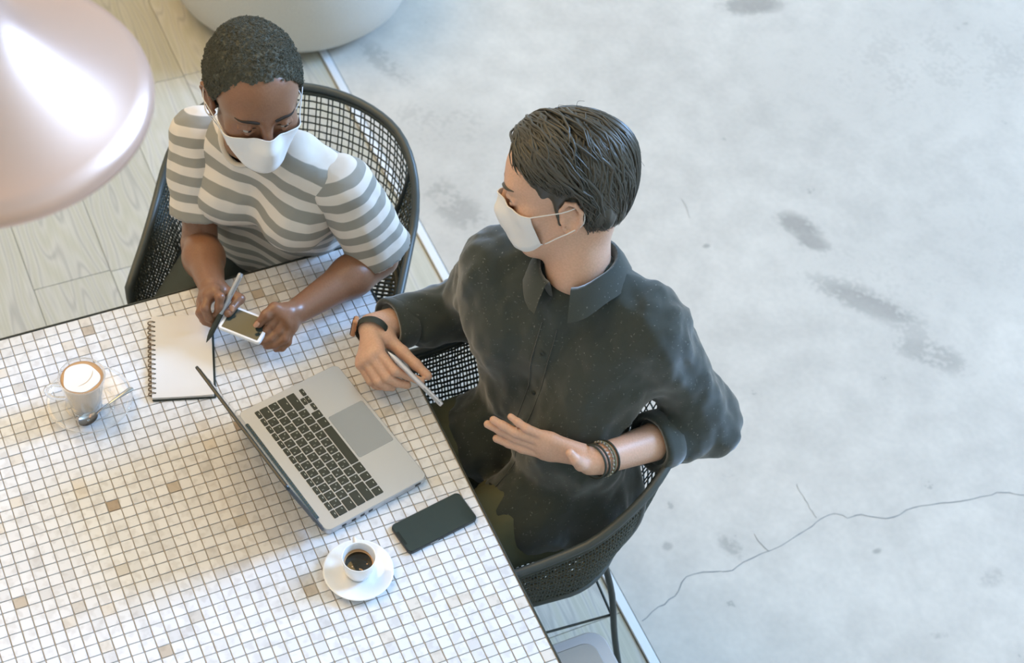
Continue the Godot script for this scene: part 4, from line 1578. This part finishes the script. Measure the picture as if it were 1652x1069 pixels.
	for k in 40:
		var a := TAU * k / 40.0
		var d := lat * sin(a) + fwd * cos(a)
		var p := nb + d * 0.0555 - fwd * 0.007
		var q := sf.hit(p + nax * 0.10, -nax, 0.2, 0.0)
		ring.append(q + inv + nax * 0.0025)
	for k in 2:
		var sm := []
		for i in 40:
			sm.append((ring[(i + 39) % 40] + ring[i] * 2.0 + ring[(i + 1) % 40]) / 4.0)
		ring = sm
	var cm := MB.new()
	cm.tube(ring, 0.0062, 8, true, true, 0.6, Vector3.UP)
	part("neckband", cm.mesh(), mat("rib_grey", srgb(206, 200, 190), 0.95), shirt)
	for s in [-1.0, 1.0]:
		var a := rs if s < 0 else ls
		var e := re if s < 0 else le
		var end := a.lerp(e, 0.74 if s < 0 else 0.86)
		if s > 0:
			end += Vector3(0.012, -0.012, 0.0)
		var r1 := 0.056 if s < 0 else 0.066
		var ax := (end - a).normalized()
		var f2 := Field.new(a.min(end) - Vector3(0.14, 0.12, 0.14), a.max(end) + Vector3(0.14, 0.12, 0.14), 0.005)
		f2.cap(a - lat * s * 0.045 - Vector3(0, 0.006, 0), a + ax * 0.01, 0.047, 0.055, 0.02)
		f2.cap(a + ax * 0.01, a.lerp(end, 0.5), 0.055, 0.058, 0.02)
		f2.cap(a.lerp(end, 0.4), end + ax * 0.06, 0.057, r1 + 0.004, 0.02)
		f2.rough(folds, 0.006, Basis.from_scale(Vector3(1.3, 0.7, 1.3)))
		f2.cut(end, ax, 0.14)
		f2.bore(end - ax * 0.05, end + ax * 0.08, r1 - 0.018, r1 - 0.009)
		var m2 := Stripes.new()
		m2.a = end
		m2.d = ax
		m2.side = ax.cross(Vector3.UP).normalized()
		m2.g = smap.g
		m2.period = 0.038
		var sb := MB.new()
		f2.mesh(sb, m2)
		part("sleeve", shift(sb, inv), M.striped_jersey, shirt)
	# trousers
	var pf := Field.new(Vector3(-0.52, 0.04, -0.36), Vector3(0.16, 0.68, 0.36), 0.012)
	for s in [1.0, -1.0]:
		var hp: Vector3 = hip + lat * s * 0.085
		var kn: Vector3 = hp + fwd * 0.40 + Vector3(0, -0.02, 0)
		pf.cap(hip, hp, 0.105, 0.098, 0.04)
		pf.cap(hp, kn, 0.092, 0.066, 0.03)
		pf.cap(kn, kn + Vector3(0, -0.43, 0) - fwd * 0.05, 0.064, 0.05, 0.03)
	var pm := MB.new()
	pf.mesh(pm)
	part("trousers", shift(pm, inv), mat("denim_dark", srgb(66, 74, 72), 0.9), t)
	# hair: a close crop of tight curls
	var hh := Field.new(h - Vector3(0.125, 0.11, 0.14), h + Vector3(0.125, 0.15, 0.125), 0.0025)
	hh.ell(put(h, b, 0, 0.034, -0.017), b, Vector3(0.0835, 0.090, 0.1015), 0.01)
	hh.ell(put(h, b, 0, -0.02, -0.045), b, Vector3(0.072, 0.07, 0.066), 0.03)
	hh.cut(put(h, b, 0, 0.084, 0.060), b * Vector3(0, -0.55, 0.83), 0.3)
	hh.cut(put(h, b, 0, -0.068, -0.05), b * Vector3(0, -1, 0.3), 0.3)
	for s in [1.0, -1.0]:
		hh.ell(put(h, b, s * 0.084, -0.022, -0.006), b, Vector3(0.022, 0.036, 0.026), 0.006, 1)
	hh.rough(noise(91, 130.0, 2), 0.0042, Basis())
	hh.rough(noise(92, 24.0, 2), 0.003, Basis())
	var hb := MB.new()
	hh.mesh(hb)
	var hair := part("hair", shift(hb, inv), M.hair_black, t)
	hair.set_meta("label", "short tightly curled dark hair")
	var curl := MB.new()
	var cr := []
	for k in 9:
		var a := TAU * k / 8.0 * 1.3
		cr.append(Vector3(cos(a) * 0.0016, -0.001 + k * 0.0004, sin(a) * 0.0016))
	curl.tube(cr, 0.00045, 4)
	var mm := MultiMesh.new()
	mm.transform_format = MultiMesh.TRANSFORM_3D
	mm.mesh = curl.mesh()
	var rnd := RandomNumberGenerator.new()
	rnd.seed = 17
	var spots := []
	var c0 := put(h, b, 0, 0.025, -0.015)
	while spots.size() < 9000:
		var d := Vector3(rnd.randfn(), rnd.randfn(), rnd.randfn()).normalized()
		if (b.inverse() * d).y < -0.75:
			continue
		var far := c0 + d * 0.16
		var p := hh.hit(far, -d, 0.16, 0.0)
		if p.distance_to(far) > 0.155 or p.distance_to(c0) < 0.06 or hf.sample(p) < 0.001:
			continue
		spots.append(Transform3D(frame_of(Vector3(rnd.randfn(), rnd.randfn(), rnd.randfn()), d).rotated(d, rnd.randf() * 6.0), p + inv + d * 0.0005))
	mm.instance_count = spots.size()
	for i in spots.size():
		mm.set_instance_transform(i, spots[i])
	var mi := MultiMeshInstance3D.new()
	mi.name = "curls"
	mi.multimesh = mm
	mi.material_override = M.hair_black
	mi.set_meta("kind", "stuff")
	hair.add_child(mi, true)
	# face
	var g := Node3D.new()
	eyes(hf, inv, h + inv, b, t, Vector3(0.35, -0.25, 1), 0.0030, mat("brow_black", srgb(44, 36, 30), 0.8))
	hf.o += inv
	face_mask(hf, h + inv, b, t, M.mask_white, deg_to_rad(72.0), [0.004, -0.020], -0.006, 0.012, 0.0)
	g.free()
	var er := MB.new()
	er.lathe([Vector2(0, -0.002), Vector2(0.0016, -0.001), Vector2(0.002, 0), Vector2(0.0016, 0.001), Vector2(0, 0.002)], 10)
	part("earring", er.mesh(), M.porcelain, t).position = put(h, b, -0.080, -0.042, -0.006) + inv
	nail(t, Vector3(-0.259, 0.8245, 0.1946) + inv, lf[0][3] - lf[0][0], Vector3(-0.3, 0.9, 0.4), 0.0095, M.nail_dark)
	nail(t, Vector3(-0.2878, 0.8235, 0.1426) + inv, rf[0][3] - rf[0][0], Vector3(-0.2, 0.9, 0.4), 0.0095, M.nail_dark)
	# small white phone in her hands, and the pen in her right
	var q0 := Vector3(-0.3251, 0.797, 0.1515)
	var q1 := Vector3(-0.27, 0.797, 0.2106)
	var q2 := Vector3(-0.2802, 0.806, 0.1252)
	var xa := (q1 - q0).normalized()
	var za := (q0 - q2)
	za = (za - xa * za.dot(xa)).normalized()
	var ph := thing("small_phone", "small white framed handheld phone with black screen held in the woman's hands", "phone", (q1 + q2) / 2.0 + xa * 0.004)
	ph.basis = Basis(xa, za.cross(xa), za)
	part("body", slab_mesh(MB.rrect(0.086, 0.054, 0.006, 5), -0.0045, 0.0035, 0.0012), M.white_plastic, ph)
	part("screen", slab_mesh(MB.rrect(0.074, 0.045, 0.001, 2), 0.003, 0.0038, 0.0001), M.phone_glass, ph)
	pen("ballpoint_pen", "silver clip pen with dark grip held upright in the woman's right hand", Vector3(-0.3444, 0.766, 0.1588), Vector3(-0.2568, 0.872, 0.1084), 0.0052, M.pen_silver, M.cover_black, Vector3(0.3, 0.5, 0.8), "")

func shift(mb: MB, by: Vector3) -> ArrayMesh:
	for i in mb.v.size():
		mb.v[i] += by
	return mb.mesh()

func man() -> void:
	var t := thing("person", "brown haired person in dark speckled shirt and white mask, gesturing with an open palm", "person", Vector3(0.24, 0, 0.50))
	var inv := Vector3(-0.24, 0, -0.50)
	var h := Vector3(0.2335, 1.2, 0.3742)
	var b := frame_of(Vector3(-0.87, -0.27, -0.42), Vector3(-0.15, 0.88, -0.47))
	var nb := Vector3(0.2491, 1.055, 0.4434)
	var rs := Vector3(0.1505, 0.975, 0.3284)
	var ls := Vector3(0.3377, 1, 0.5617)
	var re := Vector3(0.1488, 0.745, 0.2372)
	var le := Vector3(0.4675, 0.735, 0.6378)
	var rw := Vector3(-0.0573, 0.808, 0.2618)
	var lw := Vector3(0.2138, 0.805, 0.679)
	var chest := Vector3(0.235, 0.90, 0.455)
	var waist := Vector3(0.222, 0.73, 0.49)
	var hip := Vector3(0.245, 0.555, 0.50)
	var lat := (ls - rs).normalized()
	var fwd := Vector3(-lat.z, 0, lat.x).normalized()
	if fwd.x > 0:
		fwd = -fwd
	var hl := Vector3(0, 0, 1)
	var skin := MB.new()
	var hf := head(h, b, nb, true)
	hf.mesh(skin)
	var tf := Field.new(Vector3(-0.02, 0.45, 0.12), Vector3(0.56, 1.12, 0.78), 0.012)
	tf.cap(nb, chest, 0.05, 0.045, 0.01)
	tf.cap(chest, hip, 0.05, 0.07, 0.01)
	tf.cap(rs, ls, 0.026, 0.026, 0.01)
	tf.cap(rs, re, 0.026, 0.036, 0.01)
	tf.cap(ls, le, 0.026, 0.036, 0.01)
	tf.mesh(skin)
	var rf := [
		[Vector3(-0.0713, 0.822, 0.3275), Vector3(-0.0564, 0.812, 0.3735), Vector3(-0.0335, 0.8, 0.3843), Vector3(-0.0144, 0.792, 0.3986)],
		[Vector3(-0.0858, 0.816, 0.331), Vector3(-0.0715, 0.798, 0.3732), Vector3(-0.0556, 0.788, 0.3831), Vector3(-0.0378, 0.782, 0.391)],
		[Vector3(-0.0959, 0.806, 0.3297), Vector3(-0.0864, 0.788, 0.3687), Vector3(-0.0748, 0.778, 0.3771), Vector3(-0.0622, 0.772, 0.3799)],
		[Vector3(-0.1039, 0.794, 0.326), Vector3(-0.0955, 0.776, 0.3557), Vector3(-0.0871, 0.768, 0.363), Vector3(-0.0795, 0.764, 0.3656)],
	]
	hand_arm(skin, re, rw, 0.038, 0.0265, rf, [Vector3(-0.04, 0.806, 0.2931), Vector3(-0.0233, 0.802, 0.3316), Vector3(-0.0103, 0.798, 0.3638), Vector3(0.0022, 0.792, 0.391)])
	var lf := [
		[Vector3(0.1252, 0.804, 0.6306), Vector3(0.0937, 0.806, 0.6087), Vector3(0.0745, 0.808, 0.5916), Vector3(0.057, 0.811, 0.5758)],
		[Vector3(0.1202, 0.818, 0.6248), Vector3(0.0834, 0.824, 0.5926), Vector3(0.0636, 0.828, 0.571), Vector3(0.0478, 0.831, 0.5544)],
		[Vector3(0.1204, 0.832, 0.6211), Vector3(0.082, 0.842, 0.5943), Vector3(0.0656, 0.847, 0.5762), Vector3(0.0539, 0.85, 0.5612)],
		[Vector3(0.1263, 0.844, 0.621), Vector3(0.0995, 0.856, 0.6029), Vector3(0.0891, 0.86, 0.5878), Vector3(0.0806, 0.863, 0.574)],
	]
	hand_arm(skin, le, lw, 0.038, 0.0270, lf, [Vector3(0.1894, 0.806, 0.6833), Vector3(0.1699, 0.822, 0.6862), Vector3(0.1586, 0.838, 0.6824), Vector3(0.152, 0.848, 0.6733)])
	part("body", shift(skin, inv), M.light_skin, t)
	# shirt
	var specks := Image.create(256, 256, false, Image.FORMAT_RGB8)
	var rnd := RandomNumberGenerator.new()
	rnd.seed = 5
	for y in 256:
		for x in 256:
			var v := 236 + rnd.randi() % 20
			specks.set_pixel(x, y, Color8(v * 52 / 255, v * 59 / 255, v * 54 / 255))
	for k in 300:
		var x := rnd.randi() % 254
		var y := rnd.randi() % 254
		var br := rnd.randf_range(0.25, 1.0)
		var cc := srgb(52, 59, 54).lerp(srgb(190, 192, 186), br)
		specks.set_pixel(x, y, cc)
		if rnd.randf() < 0.5:
			specks.set_pixel(x + 1, y, cc.darkened(0.2))
		if rnd.randf() < 0.3:
			specks.set_pixel(x, y + 1, cc.darkened(0.3))
	mat("speckled_flannel", Color.WHITE, 0.95, 0.0, {"albedo_texture": ImageTexture.create_from_image(specks), "uv1_triplanar": true, "uv1_scale": Vector3(3.4, 3.4, 3.4), "rim_enabled": true, "rim": 1.0, "rim_tint": 0.2})
	var folds := noise(101, 8.0, 3)
	var sf := Field.new(Vector3(-0.14, 0.44, 0.10), Vector3(0.60, 1.12, 0.84), 0.0065)
	var sh := rs.lerp(ls, 0.5)
	sf.cap(rs, ls, 0.060, 0.062, 0.03)
	for s in [1.0, -1.0]:
		var shp := rs if s < 0 else ls
		sf.cap(nb + Vector3(0, -0.022, 0) - fwd * 0.015, shp, 0.054, 0.056, 0.03)
		sf.cap(chest + lat * s * 0.095, waist + hl * s * 0.075, 0.102, 0.098, 0.04)
		sf.cap(waist + hl * s * 0.075, hip + hl * s * 0.085, 0.098, 0.118, 0.04)
		sf.cap(hip + hl * s * 0.09 + Vector3(0, 0.02, 0), hip + hl * s * 0.095 + Vector3(-0.125, 0.02, 0.01), 0.108, 0.088, 0.03)
	sf.cap(nb + fwd * 0.035 - Vector3(0, 0.05, 0), chest + fwd * 0.03, 0.05, 0.07, 0.02)
	var rcuff := re.lerp(rw, 0.80)
	var lcuff := le.lerp(lw, 0.52)
	sf.cap(rs, re, 0.066, 0.060, 0.025)
	sf.cap(re, rcuff, 0.060, 0.046, 0.025)
	sf.cap(ls, le, 0.062, 0.062, 0.025)
	sf.cap(le, lcuff, 0.062, 0.050, 0.025)
	var rax := (rw - re).normalized()
	var lax := (lw - le).normalized()
	sf.rough(folds, 0.013, Basis.from_scale(Vector3(1.0, 0.6, 1.0)))
	sf.rough(noise(102, 22.0, 2), 0.005, Basis.from_scale(Vector3(1.0, 0.5, 1.0)))
	sf.cut(rcuff, rax, 0.075)
	sf.cut(lcuff, lax, 0.075)
	var sm := MB.new()
	sf.mesh(sm)
	var shirt := part("shirt", shift(sm, inv), M.speckled_flannel, t)
	# rolled cuffs
	for s in 2:
		var c: Vector3 = rcuff if s == 0 else lcuff
		var ax: Vector3 = rax if s == 0 else lax
		var r := 0.047 if s == 0 else 0.052
		var u := ax.cross(Vector3.UP).normalized()
		var v := u.cross(ax)
		var rows := []
		for j in 7:
			var row := []
			for i in 28:
				var a := TAU * i / 28.0
				var rr: float = r * [0.78, 0.86, 1.02, 1.06, 1.05, 1.03, 0.92][j] * (1.0 + 0.05 * sin(a * 2.0 + 1.0) + 0.02 * sin(a * 5.0))
				row.append(c + inv + ax * ([-0.004, 0.008, 0.007, -0.004, -0.02, -0.034, -0.038][j] as float) + (u * cos(a) + v * sin(a)) * rr)
			rows.append(row)
		var cb := MB.new()
		cb.sheet(rows, true)
		part("cuff", cb.mesh(), M.speckled_flannel, shirt)
	# collar: a stand round the neck that folds over
	var na := (put(h, b, 0, -0.06, -0.02) - nb).normalized()
	var front := (fwd - na * fwd.dot(na)).normalized()
	var sidev := na.cross(front)
	var rows := []
	for j in 6:
		var row := []
		for i in 37:
			var u := i / 36.0
			var a := lerpf(0.30, TAU - 0.30, u)
			var e := absf(u - 0.5) * 2.0
			var rr: float = [0.062, 0.064, 0.066, 0.073, 0.085, 0.096][j]
			var up: float = [-0.014, 0.012, 0.030, 0.032, 0.016, -0.006][j]
			var tip := smoothstep(0.72, 1.0, e)
			var q := nb + (front * cos(a) + sidev * sin(a)) * (rr + tip * 0.012 * (j / 5.0)) + na * (up - tip * 0.022 * (j / 5.0) - 0.020 * smoothstep(0.3, 1.0, e))
			row.append(q + inv)
		rows.append(row)
	var cl := MB.new()
	cl.sheet(rows)
	part("collar", cl.mesh(), M.speckled_flannel, shirt)
	# placket and buttons down the front
	var seam := []
	var edge := []
	for k in 15:
		var y := 0.985 - k * 0.026
		var p := sh.lerp(hip, k / 16.0)
		p.y = y
		var d := (fwd.lerp(Vector3(-0.95, 0, 0.3), k / 15.0)).normalized()
		var sd := d.cross(Vector3.UP).normalized()
		seam.append(sf.hit(p + sd * 0.016 + d * 0.25, -d, 0.25, 0.0008) + inv)
		edge.append(sf.hit(p - sd * 0.014 + d * 0.25, -d, 0.25, 0.0008) + inv)
		if k % 4 == 2:
			var bp := sf.hit(p + d * 0.25, -d, 0.25, 0.0012) + inv
			var bm := MB.new()
			bm.lathe([Vector2(0, 0.0018), Vector2(0.0045, 0.0018), Vector2(0.0055, 0.0009), Vector2(0.005, 0), Vector2(0, 0)], 14)
			var bo := part("button", bm.mesh(), M.cover_black, shirt)
			bo.transform = Transform3D(frame_of(sd, d), bp)
	var pb := MB.new()
	pb.tube(curve(seam, 3), 0.0011, 5)
	pb.tube(curve(edge, 3), 0.0009, 5)
	part("placket_seam", pb.mesh(), M.speckled_flannel, shirt)
	# trousers
	var pf := Field.new(Vector3(-0.34, 0.04, 0.28), Vector3(0.40, 0.70, 0.76), 0.011)
	for s in [1.0, -1.0]:
		var hp: Vector3 = hip + hl * s * 0.09
		var kn: Vector3 = hp + Vector3(-0.43, -0.01, s * 0.03)
		pf.cap(hip, hp, 0.10, 0.10, 0.03)
		pf.cap(hp, kn, 0.098, 0.072, 0.03)
		pf.cap(kn, kn + Vector3(0.04, -0.45, 0), 0.07, 0.055, 0.03)
	pf.rough(noise(111, 11.0, 3), 0.014, Basis.from_scale(Vector3(0.7, 1.0, 1.2)))
	var pm := MB.new()
	pf.mesh(pm)
	part("trousers", shift(pm, inv), mat("olive_cotton", srgb(88, 90, 68), 0.9), t)
	# hair
	var hh := Field.new(h - Vector3(0.14, 0.12, 0.14), h + Vector3(0.14, 0.16, 0.14), 0.003)
	hh.ell(put(h, b, 0, 0.046, -0.020), b, Vector3(0.088, 0.087, 0.108), 0.01)
	hh.ell(put(h, b, 0, -0.014, -0.048), b, Vector3(0.076, 0.074, 0.068), 0.03)
	hh.cut(put(h, b, 0, 0.070, 0.066), b * Vector3(0, -0.52, 0.85), 0.3)
	hh.cut(put(h, b, 0, -0.074, -0.05), b * Vector3(0, -1, 0.25), 0.3)
	for s in [1.0, -1.0]:
		hh.ell(put(h, b, s * 0.088, -0.034, -0.010), b, Vector3(0.026, 0.034, 0.028), 0.006, 1)
		hh.cap(put(h, b, s * 0.071, 0.02, 0.004), put(h, b, s * 0.070, -0.036, 0.006), 0.010, 0.005, 0.01)
	hh.rough(noise(121, 30.0, 2), 0.006, Basis.from_scale(Vector3(1, 0.4, 1)))
	var hb := MB.new()
	hh.mesh(hb)
	var hc := Vector3(0, 0.044, -0.018)
	var hr := Vector3(0.090, 0.089, 0.110)
	var wav := noise(122, 9.0, 2)
	for k in 1500:
		var p := Vector3(rnd.randf_range(-0.075, 0.06), 0.12, rnd.randf_range(-0.09, 0.085))
		p = hc + ((p - hc) / hr).normalized() * hr
		var sgn := 1.0 if p.x > -0.03 else -1.0
		var lift := rnd.randf_range(-0.03, 0.10) + (0.13 if p.z > 0.03 else 0.0)
		var pts := []
		var vel := Vector3(sgn * 0.8, 0.0, -0.7)
		for s in 18:
			var u := s / 17.0
			var hy := hr if p.y > hc.y else Vector3(hr.x * 0.98, 0.16, hr.z)
			var q := hc + ((p - hc) / hy).normalized() * hy * (1.0 + lift * sin(PI * (0.1 + 0.85 * u)) - 0.02)
			var back := smoothstep(0.02, -0.06, q.z)
			if q.y < -0.078 + 0.02 * rnd.randf() or (q.y < 0.022 and q.z > -0.035 and q.z < 0.03) or (q.z > -0.014 and q.y < 0.070 - 0.62 * (0.070 - q.z)):
				break
			pts.append(put(h, b, q.x, q.y, q.z))
			var nn := ((q - hc) / (hy * hy)).normalized()
			vel = vel.lerp(Vector3(sgn * (0.5 - 0.5 * back), -0.75, -0.55 + 0.35 * back) + Vector3(0, 0.3, 0.9) * wav.get_noise_2d(k * 0.13 + s * 0.10, q.z * 6.0 + q.y * 5.0) * 2.4, 0.45)
			vel = (vel - nn * vel.dot(nn)).normalized()
			p = q + vel * 0.0145
		if pts.size() < 6:
			continue
		var rr := []
		var w := rnd.randf_range(0.0016, 0.0036) if rnd.randf() < 0.82 else rnd.randf_range(0.0036, 0.0052)
		for s in pts.size():
			var u := s / (pts.size() - 1.0)
			rr.append(w * (0.25 + 0.75 * sin(PI * minf(0.12 + u * 0.75, 1.0))) * (1.0 - 0.75 * u * u))
		hb.tube(pts, rr, 5)
	for k in 16:
		var d := Vector3(rnd.randf_range(-0.4, 1), rnd.randf_range(-0.2, 1), rnd.randf_range(-1.0, 0.4)).normalized()
		var p := hc + d * hr * 1.02
		var s := Vector3(rnd.randfn(), rnd.randfn(), rnd.randfn()) * 0.004
		hb.tube(curve([put(h, b, p.x, p.y, p.z), put(h, b, p.x + d.x * 0.006 + s.x, p.y + d.y * 0.006 + s.y, p.z + d.z * 0.006 + s.z), put(h, b, p.x + d.x * 0.003 + s.x * 2.4, p.y + d.y * 0.002 + s.y * 2.0, p.z - 0.014)], 4), 0.0003, 4)
	var hair := part("hair", shift(hb, inv), M.hair_brown, t)
	hair.set_meta("label", "tousled wavy dark brown hair")
	eyes(hf, inv, h + inv, b, t, Vector3(-0.2, -0.3, 1), 0.0042, M.hair_brown)
	hf.o += inv
	face_mask(hf, h + inv, b, t, M.mask_white, deg_to_rad(66.0), [0.014, -0.024], 0.002, 0.008, 0.010)
	# wrist wear
	var hd := (Vector3(-0.0844, 0.815, 0.3307) - rw).normalized()
	var wax := (hd + rax * 0.35).normalized()
	var wb := rw + hd * 0.010 + inv
	ring_band("watch_band", wb, wax, 0.0300, 0.0085, 0.0026, M.cover_black, t)
	var wd := (Vector3(-0.096, 0.815, 0.2662) - rw)
	wd = (wd - wax * wd.dot(wax)).normalized()
	var wc := part("watch_case", slab_mesh(MB.rrect(0.020, 0.042, 0.006, 5), 0.0, 0.0095, 0.0025), M.rose_gold, t)
	wc.transform = Transform3D(frame_of(wd.cross(wax), wd), wb + wd * 0.0285)
	part("watch_screen", slab_mesh(MB.rrect(0.0175, 0.038, 0.005, 5), 0.0093, 0.0102, 0.0003), M.screen_black, wc)
	for k in 4:
		var c := le.lerp(lw, 0.93 + 0.045 * k) + inv
		ring_band("bracelet", c, (lax + Vector3(0.12 * (k - 1.5), 0.1 * sin(k * 2.0), 0.06)).normalized(), 0.0305 + 0.001 * (k % 2), 0.0020, 0.0020, M.cover_black if k != 1 else M.bracelet_olive if M.has("bracelet_olive") else mat("bracelet_olive", srgb(110, 108, 84), 0.8), t)
	var bd := MB.new()
	var bc := le.lerp(lw, 0.985) + inv
	var bu := lax.cross(Vector3.UP).normalized()
	for k in 26:
		var a := TAU * k / 26.0
		var p := bc + (bu * cos(a) + bu.cross(lax) * sin(a)) * 0.0315
		bd.lathe([Vector2(0, -0.0026), Vector2(0.0018, -0.0018), Vector2(0.0026, 0), Vector2(0.0018, 0.0018), Vector2(0, 0.0026)], 8, p, 0.2)
	part("bead_bracelet", bd.mesh(), mat("bead_grey", srgb(150, 144, 128), 0.4), t)
	pen("white_pen", "slim white and silver pen held between the man's fingers over the table edge", Vector3(-0.059, 0.835, 0.3444), Vector3(-0.0017, 0.8, 0.4666), 0.0046, M.pen_white, M.pen_white, Vector3(-0.5, 0.6, 0.6), "")

func ring_band(called: String, c: Vector3, ax: Vector3, r: float, half: float, thick: float, m: Material, parent: Node3D) -> void:
	var u := ax.cross(Vector3.UP).normalized()
	var v := u.cross(ax)
	var rows := []
	for j in 9:
		var ph := TAU * j / 8.0
		var row := []
		for i in 36:
			var a := TAU * i / 36.0
			row.append(c + (u * cos(a) + v * sin(a)) * (r + sin(ph) * thick) + ax * cos(ph) * half)
		rows.append(row)
	var mb := MB.new()
	mb.sheet(rows, true)
	part(called, mb.mesh(), m, parent)
